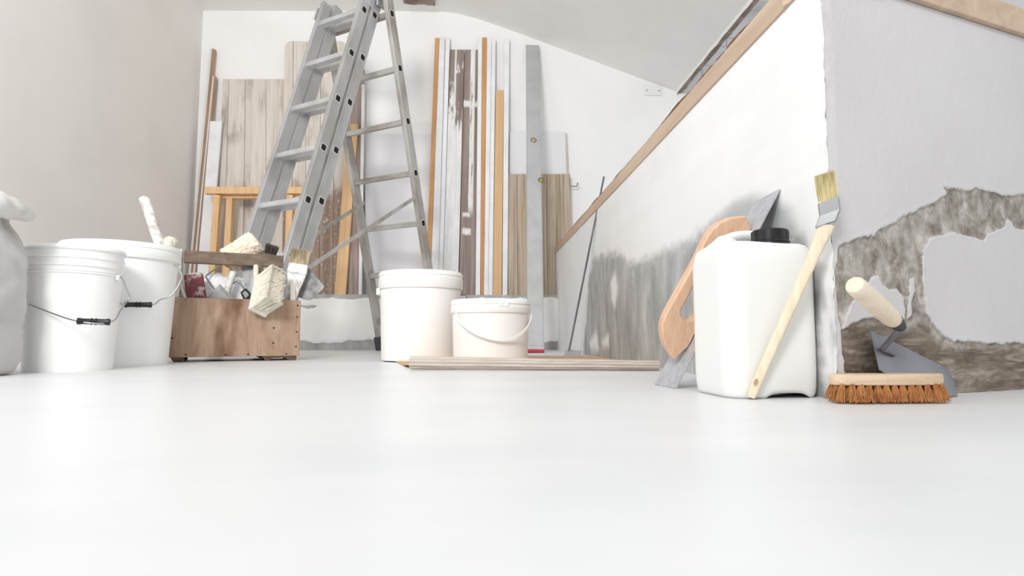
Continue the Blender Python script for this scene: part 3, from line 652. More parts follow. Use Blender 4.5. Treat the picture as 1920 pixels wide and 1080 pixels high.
for i in range(nseg+1):
    f = i/nseg; h = .0205*(1-f)+.0145*f; dpt = .022*(1-f)+.020*f; c = e0.lerp(e1, f)+back*dpt; wob = .0008*noise.noise((f*6, 1, 2)); ring = []
    for k in range(nr+1):                                # one and a half turns of fluted sheet, spiralling in
        th = k/nr*2*math.pi*1.75; rr = 1-.10*(k/nr)-.02; fl = .0042*(abs(math.sin(th*4.5))**.55-1) if k < nr*.62 else -.004
        ring.append(bm.verts.new(c+back*(-math.sin(th+.9))*(dpt*rr+fl)+K*(h-(h*rr+fl)*math.cos(th+.9)+wob+.0005)))
    rings.append(ring)
for A, Bq in zip(rings, rings[1:]):
    for k in range(nr): bm.faces.new((A[k], A[k+1], Bq[k+1], Bq[k]))
tag(obj('rolled_edge', bm, M['card'], sh, 50.0), 'grey beige fluted roll')

# ------------------------------------------------------------------ pails
def pail(name, X, Y, R, H, tap, label, lid, m, z0=0.0, ribs=(), grp=None):
    r = thing(name, label, 'pail', (X, Y, z0), grp); c = Matrix.Translation((X, Y, z0)); rb = R*tap
    body = [(0, .004), (rb*.9, .004), (rb*.93, 0), (rb*.985, 0), (rb, .006)]
    rw = lambda z: rb+(R*.965-rb)*z/H
    hs = [H*(i/24) for i in range(1, 24)]
    for z in hs:
        if z < H-lid[1]*.8: body.append((rw(z), z))
    for zr, dr in ribs:
        body += [(rw(zr-.004), zr-.004), (rw(zr)+dr, zr-.003), (rw(zr)+dr, zr+.003), (rw(zr+.004), zr+.004)]
    body = body[:5]+sorted(body[5:], key=lambda q: q[1])
    body += [(rw(H-lid[1]*.5), H-lid[1]*.5), (rw(H)-.004, H-.006), (0, H-.006)]
    bm = B(); lathe(bm, body, None, 72, c); obj('body', bm, m, r, 35.0)
    bm = B(); lt, ls = lid
    lathe(bm, [(rw(H-ls)+.0005, H-ls), (R*.985, H-ls-.001), (R, H-ls+.003), (R, H-.010), (R-.0015, H-.004), (R-.006, H), (R*.90, H), (R*.885, H-.003), (R*.86, H-.009), (0, H-.009)] if lt == 0 else
          [(rw(H-ls)+.0005, H-ls), (R*.985, H-ls-.001), (R, H-ls+.003), (R, H-.026), (R-.0025, H-.023), (R-.0025, H-.019), (R, H-.016), (R-.001, H-.006), (R-.006, H), (R*.90, H), (R*.885, H-.003), (R*.86, H-.009), (0, H-.009)], None, 72, c); obj('lid', bm, m, r, 35.0)
    return r, rw
def bail(r, X, Y, R, zp, direc, drop, m, grip=None, z0=0.0, wr=.0021, out=.006, sharp=None):
    """wire handle hanging from two pivots; direc = way the bow hangs outwards"""
    dv = V(direc).normalized(); sv = V((-dv.y, dv.x, 0)); C_ = V((X, Y, z0+zp))
    pts = []
    for f in np.linspace(-1, 1, 41):
        ang = f*math.pi/2; p = C_+sv*(R+out)*math.sin(ang)+dv*((R+out)*math.cos(ang)**.9 if abs(f) < 1 else 0)
        d = (1-abs(f)**1.6) if not sharp else min(1, (1-abs(f))/sharp)
        pts.append(p-K*drop*d)
    return pts
r, rw = pail('bucket', -1.176, 1.770, .1253, .351, .845, 'nearest white bucket with ribbed neck beside the grey sack', (0, .012), M['plastic'], ribs=((.318, .003), (.296, .0035), (.276, .003)))
def wire_handle(r, ctr, Rr, piv, zp, gpx, gz, m=M['wire']):
    """bail of wire with a black grip: piv = angle of the right pivot, grip at world points g0-g1"""
    p1 = V((ctr[0]+Rr*math.cos(piv), ctr[1]+Rr*math.sin(piv), zp)); p0 = V((ctr[0]-Rr*math.cos(piv), ctr[1]-Rr*math.sin(piv), zp))
    g0, g1 = gpx; a = (g1-g0).normalized(); o1 = p1+(p1-V((ctr[0], ctr[1], zp)))*.05; o0 = p0+(p0-V((ctr[0], ctr[1], zp)))*.05
    return p0, o0, p1, o1, a
cx, cy = -1.176, 1.770
g0, g1 = at(144, 602, 1.617), at(207, 604, 1.647)
pr1 = at(228.5, 521, 1.77); k1 = at(243.5, 560, 1.746); pl0 = V((cx-.124, cy-.03, .262)); k0 = V((cx-.150, cy-.075, .222))
bm = B(); tube(bm, curve([pr1+V((-.012, .004, .002)), pr1, pr1.lerp(k1, .5)+V((.001, -.001, 0)), k1+V((-.001, 0, .004)), k1+V((-.003, -.008, -.008)), k1.lerp(g1, .5), g1, g0, g0.lerp(k0, .5)+V((-.006, -.006, 0)), k0, pl0], 5), .0021, 8)
h = obj('handle', bm, M['wire'], r, True); 
def grip(h, g0, g1, rad=.0085):
    L = (g1-g0).length; bm = B(); lathe(bm, [(0, 0), (rad*.8, 0), (rad*1.08, .002), (rad*1.08, .006), (rad*.92, .012), (rad*.9, L*.36), (rad*.9, L*.40), (rad*1.12, L*.42), (rad*1.12, L*.45), (rad*.9, L*.47), (rad*.9, L*.53), (rad*1.12, L*.55), (rad*1.12, L*.58), (rad*.9, L*.60), (rad*.92, L-.012), (rad*1.08, L-.006), (rad*1.08, L-.002), (rad*.8, L), (0, L)], None, 20, frame(g0, g1, K))
    tag(obj('grip', bm, M['black'], h, 40.0), 'black plastic grip')
grip(h, g0, g1)
bm = B(); lathe(bm, [(0, 0), (.009, 0), (.009, .004), (.006, .006), (0, .006)], None, 16, frame(pr1+V((-.013, .003, 0)), pr1, K)); obj('pivot_boss', bm, M['plastic'], r, 40.0)
r, rw = pail('bucket', -1.225, 2.075, .179, .4045, .85, 'larger white bucket with deep lid behind the nearest bucket', (1, .052), M['plastic'])
g0, g1 = at(233, 571, 1.920), at(285, 571.5, 1.950); pr1 = at(334, 502, 1.985); k1 = at(341, 522, 1.975)
bm = B(); tube(bm, curve([pr1+V((-.02, .01, .01)), pr1, k1, at(322, 553, 1.955), at(300, 562, 1.95), g1, g0, at(215, 562, 1.911), at(150, 535, 1.90)], 5), .0022, 8)
h = obj('handle', bm, M['wire'], r, True); grip(h, g0, g1, .0088)
r, rw = pail('bucket', -.229, 2.345, .166, .346-.004, .905, 'tall white lidded pail standing on the cardboard', (1, .066), M['cream_plastic'], z0=.0045)
q = V((-.229+.152, 2.345+.03, .262)); bm = B()
tube(bm, curve([q, q+V((.026, -.01, .0)), q+V((.026, -.012, -.018)), q+V((.008, -.03, -.048)), q+V((-.008, -.05, -.058))], 5), .0022, 8); tag(obj('handle', bm, M['dark_steel'], r, True), 'dark wire handle end')
q = V((-.229-.16, 2.345-.035, .27)); bm = B(); box(bm, q, (.016, .03, .026), .003); obj('handle_ear', bm, M['plastic'], r)
X4, Y4, R4, H4 = .043, 2.079, .141, .219
r, rw = pail('bucket', X4, Y4, R4, H4, .925, 'short white pail with plastic handle in front of the tall pail', (1, .046), M['cream_plastic'], z0=.0045)
bm = B(); pts = []
e0, e1 = at(852, 588, 1.985), at(996, 590, 2.06)
ctrl = [e0+V((.004, .012, 0)), at(862, 601, 1.957), at(880, 617, 1.937), at(905, 630, 1.930), at(935, 637, 1.932), at(962, 634, 1.945), at(984, 620, 1.97), at(995, 604, 2.02), e1+V((.001, .01, .002))]
cc = curve(ctrl, 5)
for s_ in (0,):
    vs_ = []
    for i, p in enumerate(cc):
        d = (cc[min(i+1, len(cc)-1)]-cc[max(i-1, 0)]).normalized(); up_ = d.cross(V((p.x-X4, p.y-Y4, 0)).normalized()).normalized(); o_ = V((p.x-X4, p.y-Y4, 0)).normalized()
        vs_.append([bm.verts.new(p+up_*a*.0045+o_*b*.0022) for a, b in ((-1, -1), (1, -1), (1, 1), (-1, 1))])
    for A, Bq in zip(vs_, vs_[1:]):
        for k in range(4): bm.faces.new((A[k], A[(k+1) % 4], Bq[(k+1) % 4], Bq[k]))
    bm.faces.new(vs_[0]); bm.faces.new(vs_[-1][::-1])
obj('handle', bm, M['cream_plastic'], r, 40.0)
ang = math.atan2(1.94-Y4, at(945, 580, 1.94).x-X4)
bm = B(); o_ = V((math.cos(ang), math.sin(ang), 0)); pz = V((X4, Y4, .205))+o_*(R4+.0006); fr = frame(pz, pz+K, o_)
box(bm, (0, 0, 0), (.036, .002, .016), .0008, fr); box(bm, (.006, .001, .003), (.012, .003, .006), .0008, fr); obj('tear_tab', bm, M['plastic'], r)

# ------------------------------------------------------------------ sack on the left edge
sx, sy = -1.360, 1.52
r = thing('sack', 'grey paper sack with folded over top at left edge of photo', 'sack', (sx, sy, 0))
bm = B(); rings = []; n = 96
lv = [(0, .164, .104), (.004, .176, .114), (.03, .179, .118), (.10, .178, .118), (.18, .176, .118), (.25, .173, .114), (.30, .169, .108), (.33, .161, .098), (.36, .146, .084), (.378, .132, .070), (.392, .124, .060), (.405, .124, .060)]
zz = np.linspace(0, lv[-1][0], 60)
for z in zz:
    a = np.interp(z, [q[0] for q in lv], [q[1] for q in lv]); b = np.interp(z, [q[0] for q in lv], [q[2] for q in lv]); ring = []
    for k in range(n):
        th = 2*math.pi*k/n; ct, st = math.cos(th), math.sin(th); e = .62
        x = a*abs(ct)**e*(1 if ct > 0 else -1); y = b*abs(st)**e*(1 if st > 0 else -1)
        f1 = 1-2.6*abs(noise.noise((th*2.2, z*4.5+th*.8, 3.1))); f2 = 1-2.6*abs(noise.noise((th*3.5-z*9, z*3, 7.7))); f3 = 1-2.4*abs(noise.noise((th*6+z*14, z*9, 1.3)))
        wr = (.0075*f1+.0065*f2+.0035*f3)*min(1, z/.05+.25)+.012*max(0, (z-.28)/.1)*math.sin(th*11+z*20)*.6
        ring.append(bm.verts.new((sx+x*(1+wr/a)+.02*(z/.4), sy+y*(1+wr/b), z)))
    rings.append(ring)
for A, Bq in zip(rings, rings[1:]):
    for k in range(n): bm.faces.new((A[k], A[(k+1) % n], Bq[(k+1) % n], Bq[k]))
bm.faces.new(rings[0][::-1]); bm.faces.new(rings[-1]); obj('body', bm, M['sack'], r, True)
bm = B(); rings = []                                      # the flap: a wide flattened bag mouth folded forward and over to the right
path = curve([V((sx-.10, sy+.01, .425)), V((sx-.04, sy+.00, .440)), V((sx+.05, sy-.01, .440)), V((sx+.14, sy-.02, .432)), V((sx+.192, sy-.025, .412)), V((sx+.203, sy-.03, .392))], 8)
for i, p in enumerate(path):
    f = i/(len(path)-1); d = (path[min(i+1, len(path)-1)]-path[max(i-1, 0)]).normalized(); up_ = V((0, -1, 0)).cross(d).normalized()
    if up_.z < 0: up_ = -up_
    hh = (.032+.006*math.sin(f*5))*(1 if f < .80 else math.sqrt(max(.08, 1-((f-.80)/.205)**2))); dd = .088*(1 if f < .9 else 1-(f-.9)*2)
    ring = []
    for k in range(36):
        th = 2*math.pi*k/36; y = dd*math.cos(th); z = hh*math.sin(th)
        wv = .008*noise.fractal((f*8, y*30, z*26), 1, 2, 4)
        ring.append(bm.verts.new(p+V((0, y, 0))*(1+wv*2)+up_*(z+wv)))
    rings.append(ring)
for A, Bq in zip(rings, rings[1:]):
    for k in range(36): bm.faces.new((A[k], A[(k+1) % 36], Bq[(k+1) % 36], Bq[k]))
bm.faces.new(rings[0][::-1]); bm.faces.new(rings[-1]); tag(obj('folded_top', bm, M['sack_top'], r, True), 'paler folded over mouth')

# ------------------------------------------------------------------ wooden tool box
fl = xz(316, 2.27, 0); frp = xz(561, 2.445, 0); D_ = (frp-fl).normalized(); BK = V((-D_.y, D_.x, 0)); LB = (frp-fl).length; DB = .25
TB = Matrix(((D_.x, BK.x, 0, fl.x), (D_.y, BK.y, 0, fl.y), (0, 0, 1, 0), (0, 0, 0, 1)))
r = thing('tool_box', 'open plywood tool box with dark carrying bar, full of tools', 'tool box', TB @ V((LB/2, DB/2, 0)))
zb, zt = .018, .243; toolbox = r
bm = B(); box(bm, (LB/2, .006, (zb+zt)/2), (LB, .012, zt-zb), .0012, TB); obj('front_panel', bm, M['plywood'], r)
bm = B(); box(bm, (LB/2, DB-.006, (zb+zt)/2), (LB, .012, zt-zb), .0012, TB); obj('back_panel', bm, M['plywood'], r)
bm = B(); box(bm, (LB/2, DB/2, zb+.006), (LB-.03, DB-.026, .012), .001, TB); obj('base_panel', bm, M['plywood'], r)
for x in (.012, LB-.030):
    poly = [(.0125, zb), (DB-.0125, zb), (DB-.0125, zt+.004), (DB/2+.030, .440), (DB/2-.030, .440), (.0125, zt+.004)]
    bm = B(); prism(bm, poly, -.010, .010, TB @ Matrix(((0, 1, 0, x), (1, 0, 0, 0), (0, 0, 1, 0), (0, 0, 0, 1))), .001); obj('end_board', bm, M['pale_old'], r)
bm = B(); box(bm, (LB/2-.018, DB/2-.01, .412), (LB-.092, .026, .050), .002, TB); tag(obj('carrying_bar', bm, M['bar_wood'], r), 'dark grey brown bar')
for x0, x1 in ((.004, .05), (LB*.70, LB-.01)):
    for y in (.004, DB-.05):
        bm = B(); prism(bm, [(x0, zb), (x0+.008, .004), (x0+.014, 0), (x0+.026, 0), (x0+.034, .010), (x1-.045 if x1-x0 > .06 else x0+.036, .012), (x1-.03, 0), (x1-.002, 0), (x1, zb)], y, y+.045, TB); obj('foot', bm, M['foot_wood'], r)
for i, (x, z) in enumerate([(LB-.012, .222), (LB-.013, .175), (LB-.013, .115), (LB-.014, .055), (LB-.05, .026), (LB-.19, .026), (.19, .026), (.055, .028), (.008, .09), (LB-.10, .13), (LB-.10, .07)]):
    bm = B(); lathe(bm, [(.0033, 0), (.0033, .0008), (0, .0012)], None, 10, TB @ Matrix.Translation((x, -.0002, z)) @ Matrix.Rotation(math.radians(90), 4, 'X')); obj('nail', bm, M['hole'], r)
def stick(bm, pts, rr, n=14): tube(bm, pts, rr, n)
# contents, left to right
a, b = at(270, 371, 2.54), at(306, 478, 2.50); b2 = a+(b-a)*1.55
bm = B(); tube(bm, [a, a+(b-a)*.01, a+(b-a)*.5, b, b2], [.0175, .0205, .0205, .0195, .018], 16); tag(obj('splattered_stick', bm, M['splatter'], None, 50.0), 'white paint splattered round stick rising behind the larger bucket', 'stick')
q = at(319, 464, 2.43); r = thing('round_brush', 'small cream round brush peeping over rim of the larger bucket', 'brush', q)
ctop = at(319, 441, 2.43); fr = frame(q-V((.001, 0, .012)), ctop, V((0, -1, 0)))
bm = B(); lathe(bm, [(.004, -.10), (.009, -.06), (.010, -.01), (.012, -.005)], None, 14, fr); obj('handle', bm, M['pale_wood'], r, 40.0)
bm = B(); lathe(bm, [(.012, 0), (.023, .018), (.025, .032), (.020, .046), (.010, .053), (0, .055)], None, 20, fr); strands(bm, fr, .024, .024, .060, 420, .0011, .9, .1, .04, tipshape=lambda x, y: 1-.9*(x*x+y*y)); obj('bristles', bm, M['bristle_cream'], r)
for i, (p, q_) in enumerate((((333, 520, 2.36), (349, 566, 2.33)), ((326, 527, 2.37), (342, 572, 2.35)))):
    a, b = at(*p), at(*q_); bm = B(); tube(bm, [a, b], .0072, 10); tag(obj('stirring_stick', bm, M['pale_old'], None, 50.0), ['thin grey stick in the tool box left end, nearer the maroon block', 'thin grey stick in the tool box left end, nearer the large bucket'][i], 'stick')
def plate4(name, px, Y, th, m, parent=None, label=None, cat=None, bev=.001):
    ps = [at(*(p if len(p) == 3 else (*p, Y))) for p in px]; n = (ps[1]-ps[0]).cross(ps[2]-ps[0]).normalized()
    if n.y < 0: n = -n
    bm = B(); A = [bm.verts.new(p) for p in ps]; Bq = [bm.verts.new(p+n*th) for p in ps]; k = len(ps)
    bm.faces.new(A); bm.faces.new(Bq[::-1])
    for i in range(k): bm.faces.new((A[i], Bq[i], Bq[(i+1) % k], A[(i+1) % k]))
    if bev: bmesh.ops.bevel(bm, geom=list(bm.edges), offset=bev, segments=2, affect='EDGES')
    return tag(obj(name, bm, m, parent), label, cat)
r = thing('sanding_block', 'maroon abrasive block with white plaster smears in the tool box', 'sanding block', at(366, 558, 2.36))
plate4('pad', [(344, 516, 2.37), (378, 512, 2.38), (387, 570, 2.36), (350, 570, 2.35)], 2.36, .022, M['maroon'], r, bev=.002)
plate4('backing', [(346, 513, 2.40), (379, 510, 2.41), (388, 568, 2.39), (352, 568, 2.38)], 2.39, .008, M['pale_old'], r, bev=.001)
# crumpled white bag lining the back
bm = B(); c0 = TB @ V((LB*.36, DB*.78, .20)); bmesh.ops.create_icosphere(bm, subdivisions=5, radius=1)
for v in bm.verts:
    p = v.co.copy(); s_ = 1+.16*noise.fractal(p*2.2, 1, 2, 4)+.10*abs(noise.noise(p*6))
    v.co = c0+D_*(p.x*.165*s_)+BK*(p.y*.030*s_)+K*(p.z*.145*s_)
tag(obj('plastic_bag', bm, M['bag'], None, True), 'crumpled white plastic bag filling the back of the tool box', 'bag')
# lambswool roller behind the bar
a, b = at(424, 492, 2.555), at(485, 453, 2.60); dv = (b-a).normalized(); r = thing('paint_roller', 'fluffy cream lambswool roller lying behind the tool box bar', 'paint roller', a)
bm = B(); fr = frame(a, b, V((0, -1, 0))); L = (b-a).length; prof = []
for i in range(61):
    z = L*i/60; e = min(i, 60-i)/5; prof.append((.056*min(1, math.sqrt(max(0, 1-(1-min(1, e))**2)))+.0001, z))
lathe(bm, [(0, 0)]+prof[1:-1]+[(0, L)], None, 96, Matrix())
for v in bm.verts:
    if v.co.x**2+v.co.y**2 > 1e-5:
        n_ = V((v.co.x, v.co.y, 0)).normalized(); p = v.co*150; v.co += n_*(.0055*noise.noise(p)+.004*noise.noise(p*.45)); v.co.z += .003*noise.noise(p+V((9, 9, 9)))
bmesh.ops.transform(bm, matrix=fr, verts=bm.verts); obj('sleeve', bm, M['nap'], r, True)
bm = B(); lathe(bm, [(0, -.012), (.016, -.012), (.034, .0), (.048, .018), (.050, .03)], None, 30, fr)
for v in bm.verts: v.co += V([.004*noise.noise(v.co*90+V((k*7, 0, 0))) for k in range(3)])
tag(obj('worn_end', bm, M['nap_dark'], r, True), 'matted brown end of the sleeve')
bm = B(); w0 = a-dv*.008; tube(bm, curve([a+dv*.02, w0, at(408, 501, 2.50), at(388, 516, 2.46), at(387, 521, 2.455), at(401, 541, 2.44), at(405, 545, 2.44), at(413, 546, 2.44), at(420, 565, 2.43)], 5), .0032, 10); tag(obj('wire_frame', bm, M['wire'], r, True), 'bent steel wire')
# other tools standing in the box
bm = B(); a, b = at(437, 512, 2.47), at(416, 575, 2.43); tube(bm, curve([a+(a-b)*.02, a, a.lerp(b, .3), a.lerp(b, .7), b], 4), [.001, .010, .0135, .0145, .0145, .0145, .014, .0135, .013, .013, .014, .015, .0155, .0155, .0155, .0155, .0155], 16); tag(obj('hand_tool', bm, M['tool_white'], None, True), 'whitish worn wooden handle right of the roller wire', 'handle')
r = plate4('square_scraper', [(412, 532, 2.40), (446, 568, 2.385), (412, 604, 2.385), (378, 568, 2.385)], 2.385, .0018, M['blade_old'], None, 'dark steel square blade, corner up, in middle of the tool box', 'scraper', .0004)
r = plate4('steel_float', [(452, 500, 2.50), (474, 496, 2.50), (490, 500, 2.50), (489, 575, 2.47), (466, 575, 2.47)], 2.5, .002, M['blade_old'], None, 'tall grey steel plate standing under the carrying bar', 'plate', .0005)
r = thing('bent_hook', 'curved grey steel shank with black clamp in the tool box', 'clamp', at(455, 560, 2.40))
bm = B(); tube(bm, curve([at(437, 531, 2.42), at(444, 527, 2.42), at(452, 533, 2.42), at(460, 546, 2.41), at(468, 566, 2.40)], 5), .0042, 10); obj('shank', bm, M['dark_steel'], r, True)
plate4('jaw', [(450, 548, 2.395), (460, 540, 2.395), (471, 552, 2.39), (470, 562, 2.39), (458, 566, 2.39)], 2.395, .012, M['black'], r, bev=.002); plate4('jaw_face', [(454, 549, 2.392), (460, 545, 2.392), (467, 553, 2.388), (460, 560, 2.388)], 2.39, .006, M['wire'], r, bev=.001)
for i, (p, q_, m, l) in enumerate((((480, 497, 2.44), (480, 570, 2.41), M['handle_wood'], 'light wooden tool handle upright beside the block brush'), ((489, 497, 2.47), (486, 570, 2.45), M['bar_wood'], 'dark wooden tool handle upright behind the block brush'))):
    a, b = at(*p), at(*q_); bm = B(); tube(bm, [a, a.lerp(b, .05), b], [.008, .0105, .0115], 12); tag(obj('hand_tool', bm, m, None, 50.0), l, 'handle')
q = at(505, 476, 2.60); r = thing('dark_brush', 'dark brown bristle brush poking up behind the bar', 'brush', q); fr = frame(q-V((.0, 0, .03)), at(511, 459, 2.58), V((0, -1, 0)))
bm = B(); box(bm, (0, 0, .01), (.04, .024, .05), .003, fr); obj('head', bm, M['bar_wood'], r)
bm = B(); strands(bm, fr @ Matrix.Translation((0, 0, .03)), .04, .024, .045, 420, .0011, .35, .3, .04); tag(obj('bristles', bm, M['bristle_dark'], r), 'dark splayed bristles', kind='stuff')
# block brush hanging over the front
O = at(482, 516, 2.41); sc = 2.4/1100; a_ = V((35*sc, -.046, 18*sc)).normalized(); Lv = V((.0175, -.098, -.14)); Lv = (Lv-a_*Lv.dot(a_)).normalized(); tv = a_.cross(Lv).normalized()
if tv.y < 0: tv = -tv
r = thing('block_brush', 'thick cream block brush hanging over the tool box front', 'brush', O)
BF = Matrix(((Lv.x, tv.x, a_.x, O.x), (Lv.y, tv.y, a_.y, O.y), (Lv.z, tv.z, a_.z, O.z), (0, 0, 0, 1)))       # x along the block, y thickness, z bristle direction
bm = B(); box(bm, (.083, .036, -.006), (.172, .078, .016), .004, BF); obj('block', bm, M['tool_white'], r)
bm = B(); box(bm, (.083, .036, .040), (.158, .064, .088), .006, BF)
for i in range(2600):
    sdx = random.random()
    if sdx < .40: x, y = random.uniform(.003, .163), -.0+random.uniform(0, .002)
    elif sdx < .55: x, y = .164+random.uniform(-.002, .001), random.uniform(.002, .070)
    elif sdx < .65: x, y = .002+random.uniform(-.001, .002), random.uniform(.002, .070)
    else: x, y = random.uniform(.003, .163), random.uniform(.002, .070)
    z1 = .090+random.uniform(-.003, .010); p0 = V((x, y, .0)); p1 = V((x+random.gauss(0, .003), y+random.gauss(0, .0022), z1))
    ts = [BF @ (q_+V((math.cos(k*2.1)*rr, math.sin(k*2.1)*rr, 0))) for q_, rr in ((p0, .0011), (p1, .0006)) for k in range(3)]
    vv = [bm.verts.new(t_) for t_ in ts]
    for k in range(3): bm.faces.new((vv[k], vv[(k+1) % 3], vv[3+(k+1) % 3], vv[3+k]))
tag(obj('bristles', bm, M['bristle_cream'], r), 'dense cream bristles', kind='stuff')
bm = B(); tube(bm, curve([BF @ V((.083, .036, -.012)), BF @ V((.095, .04, -.04)), at(462, 566, 2.40), at(452, 580, 2.40)], 5), [.012]*6+[.011]*5+[.010]*5, 12); obj('handle', bm, M['tool_white'], r, True)
# flat brush standing bristles up
a, b = at(544, 574, 2.475), at(568, 456, 2.49); r = thing('flat_brush', 'old flat paint brush standing bristles up at tool box right end', 'brush', a); fr = frame(a, b, V((.15, -1, .1))); L = (b-a).length
zf = L*.50; out = [(-.014, 0), (.014, 0), (.014, L*.10), (.024, L*.30), (.036, L*.46), (.037, zf+.006), (-.037, zf+.006), (-.036, L*.46), (-.026, L*.30), (-.014, L*.10)]
bm = B(); prism(bm, out, -.006, .006, fr, .003); obj('handle', bm, M['splatter'], r)
bm = B(); box(bm, (0, 0, zf+.024), (.078, .022, .042), .004, fr)
for z in (.010, .036): box(bm, (0, 0, zf+z), (.080, .024, .003), .001, fr)
tag(obj('ferrule', bm, M['splatter'], r), 'paint crusted ferrule')
bm = B(); box(bm, (0, 0, zf+.065), (.070, .014, .05), .004, fr); strands(bm, fr @ Matrix.Translation((0, 0, zf+.042)), .074, .018, .068, 1500, .0010, .10, .16, .02, tipshape=lambda x, y: 1-.5*abs(x)**3); tag(obj('bristles', bm, M['bristle_old'], r), 'stiff stained bristles', kind='stuff')
# grey scraper beside it
r = thing('putty_knife', 'rounded grey putty blade beside the old flat brush', 'putty knife', at(545, 565, 2.40))
def rpoly(px, rad, Y):
    out = []; n = len(px)
    for i in range(n):
        p0, p, p1 = V((*px[i-1], 0)), V((*px[i], 0)), V((*px[(i+1) % n], 0)); a = p+(p0-p).normalized()*rad[i]; b = p+(p1-p).normalized()*rad[i]
        for k in range(5): t = k/4; q = a*(1-t)**2+p*2*t*(1-t)+b*t*t; out.append((q.x, q.y, Y))
    return out
plate4('blade', rpoly([(578, 501), (609, 538), (581, 566), (552, 554), (543, 532)], [4, 5, 12, 8, 6], 2.52), 2.52, .0016, M['blade_old'], r, bev=0)
bm = B(); tube(bm, curve([at(563, 541, 2.515), at(555, 545, 2.512), at(549, 555, 2.512), at(541, 570, 2.515)], 5), [.003]*4+[.004]*4+[.006]*4+[.007]*4, 10); obj('shank', bm, M['tool_white'], r, True)
bm = B(); tube(bm, [at(541, 566, 2.515), at(533, 580, 2.53)], [.010, .010], 12); obj('handle', bm, M['bar_wood'], r, 40.0)

# ------------------------------------------------------------------ thin rod with a foot plate, leaning on the low wall
p0 = V((.468, 3.04, .012)); p1 = at(1132.5, 331, 2.62)
r = thing('scraper_rod', 'thin grey steel rod with small foot plate leaning on the low wall', 'rod', p0)
bm = B(); tube(bm, [p0, p0.lerp(p1, .5), p1], [.0055, .005, .0045], 10); obj('rod', bm, M['dark_steel'], r, 40.0)
q = [atZ(x, y, z) for x, y, z in ((1057, 667.5, .001), (1087, 669, .001), (1091, 659, .022), (1062, 656.5, .022))]
bm = B(); A = [bm.verts.new(p) for p in q]; Bq = [bm.verts.new(p+V((0, .002, .003))) for p in q]; bm.faces.new(A); bm.faces.new(Bq[::-1])
for k in range(4): bm.faces.new((A[k], Bq[k], Bq[(k+1) % 4], A[(k+1) % 4]))
obj('foot_plate', bm, M['steel'], r)

# ------------------------------------------------------------------ plasterer's darby: steel plate with a wooden handle
a0, a1 = V((.372, 1.098, .001)), V((.357, 1.185, .001)); b0, b1 = atX(1462, 354, XP-.004), atX(1415, 378, XP-.004)
r = thing('plastering_float', 'long steel plastering float with beech handle leaning behind the jerrycan', 'float', (a0+a1)/2)
nP = (b0-a0).cross(a1-a0).normalized(); nP = -nP if nP.x > 0 else nP
bm = B(); A = [bm.verts.new(p) for p in (a0, a1, b1, b0)]; Bq = [bm.verts.new(p-nP*.0022) for p in (a0, a1, b1, b0)]
bm.faces.new(A); bm.faces.new(Bq[::-1])
for k in range(4): bm.faces.new((A[k], Bq[k], Bq[(k+1) % 4], A[(k+1) % 4]))
obj('plate', bm, M['steel'], r)
m0, m1 = (a0+a1)/2, (b0+b1)/2; zx = (m1-m0).normalized(); Wd = zx.cross(nP).normalized()
DM = Matrix(((zx.x, Wd.x, nP.x, m0.x), (zx.y, Wd.y, nP.y, m0.y), (zx.z, Wd.z, nP.z, m0.z), (0, 0, 0, 1)))      # x along, y across, z off the plate
out = curve([V(p+(0,)) for p in [(.050, .001), (.055, .014), (.066, .036), (.084, .056), (.104, .069), (.130, .073), (.180, .072), (.240, .071), (.285, .073), (.308, .071), (.332, .060), (.352, .040), (.364, .018), (.372, .001)]], 4)
hole = [V((.150+.0165*math.cos(t), .0325+.0165*math.sin(t), 0)) for t in np.linspace(math.pi/2, 3*math.pi/2, 12)]+[V((.272+.0165*math.cos(t), .0325+.0165*math.sin(t), 0)) for t in np.linspace(-math.pi/2, math.pi/2, 12)]
# a plate with a hole: bridge the outline and the hole as two rings of equal count
def resample(pts, n, start):
    P = pts[start:]+pts[:start]+[pts[start]]; L = [0]
    for a, b in zip(P, P[1:]): L.append(L[-1]+(b-a).length)
    o = []; j = 0
    for i in range(n):
        t = L[-1]*i/n
        while L[j+1] < t: j += 1
        o.append(P[j].lerp(P[j+1], (t-L[j])/max(1e-9, L[j+1]-L[j])))
    return o
cxh, cyh = .211, .0325
def byang(pts, n=96):                      # sample a closed ring by the angle round the handle's centre line
    P = resample(pts, 900, 0); tgt = []
    for i in range(n):
        s_ = i/n; 
        tgt.append(s_)
    return P
closed = resample(out+[V((.30, .001, 0)), V((.2, .001, 0)), V((.1, .001, 0))], 900, 0); hc = resample(hole, 900, 0)
hs = [hc[int(i*900/72)] for i in range(72)]; os_ = []
for p in hs:
    d = V((p.x-min(max(p.x, .150), .272), p.y-cyh, 0)).normalized(); best = max(closed, key=lambda q: (q-p).normalized().dot(d)-.25*(q-p).length*0 if (q-p).length > 1e-6 else -9)
    os_.append(best)
bm = B(); th = .0115; bev = .003; rings = []
def ringat(P, z, off, other): return [bm.verts.new(DM @ V((p.x+(q-p).normalized().x*off, z, p.y+(q-p).normalized().y*off))) for p, q in zip(P, other)]
seq = [ringat(os_, -th+bev, 0, hs), ringat(os_, -th, bev, hs), ringat(hs, -th, bev, os_), ringat(hs, -th+bev, 0, os_), ringat(hs, th-bev, 0, os_), ringat(hs, th, bev, os_), ringat(os_, th, bev, hs), ringat(os_, th-bev, 0, hs)]
for A, Bq in zip(seq, seq[1:]+seq[:1]):
    for k in range(72): bm.faces.new((A[k], A[(k+1) % 72], Bq[(k+1) % 72], Bq[k]))
bmesh.ops.remove_doubles(bm, verts=bm.verts, dist=1e-5)
obj('handle', bm, M['beech'], r, 30.0)

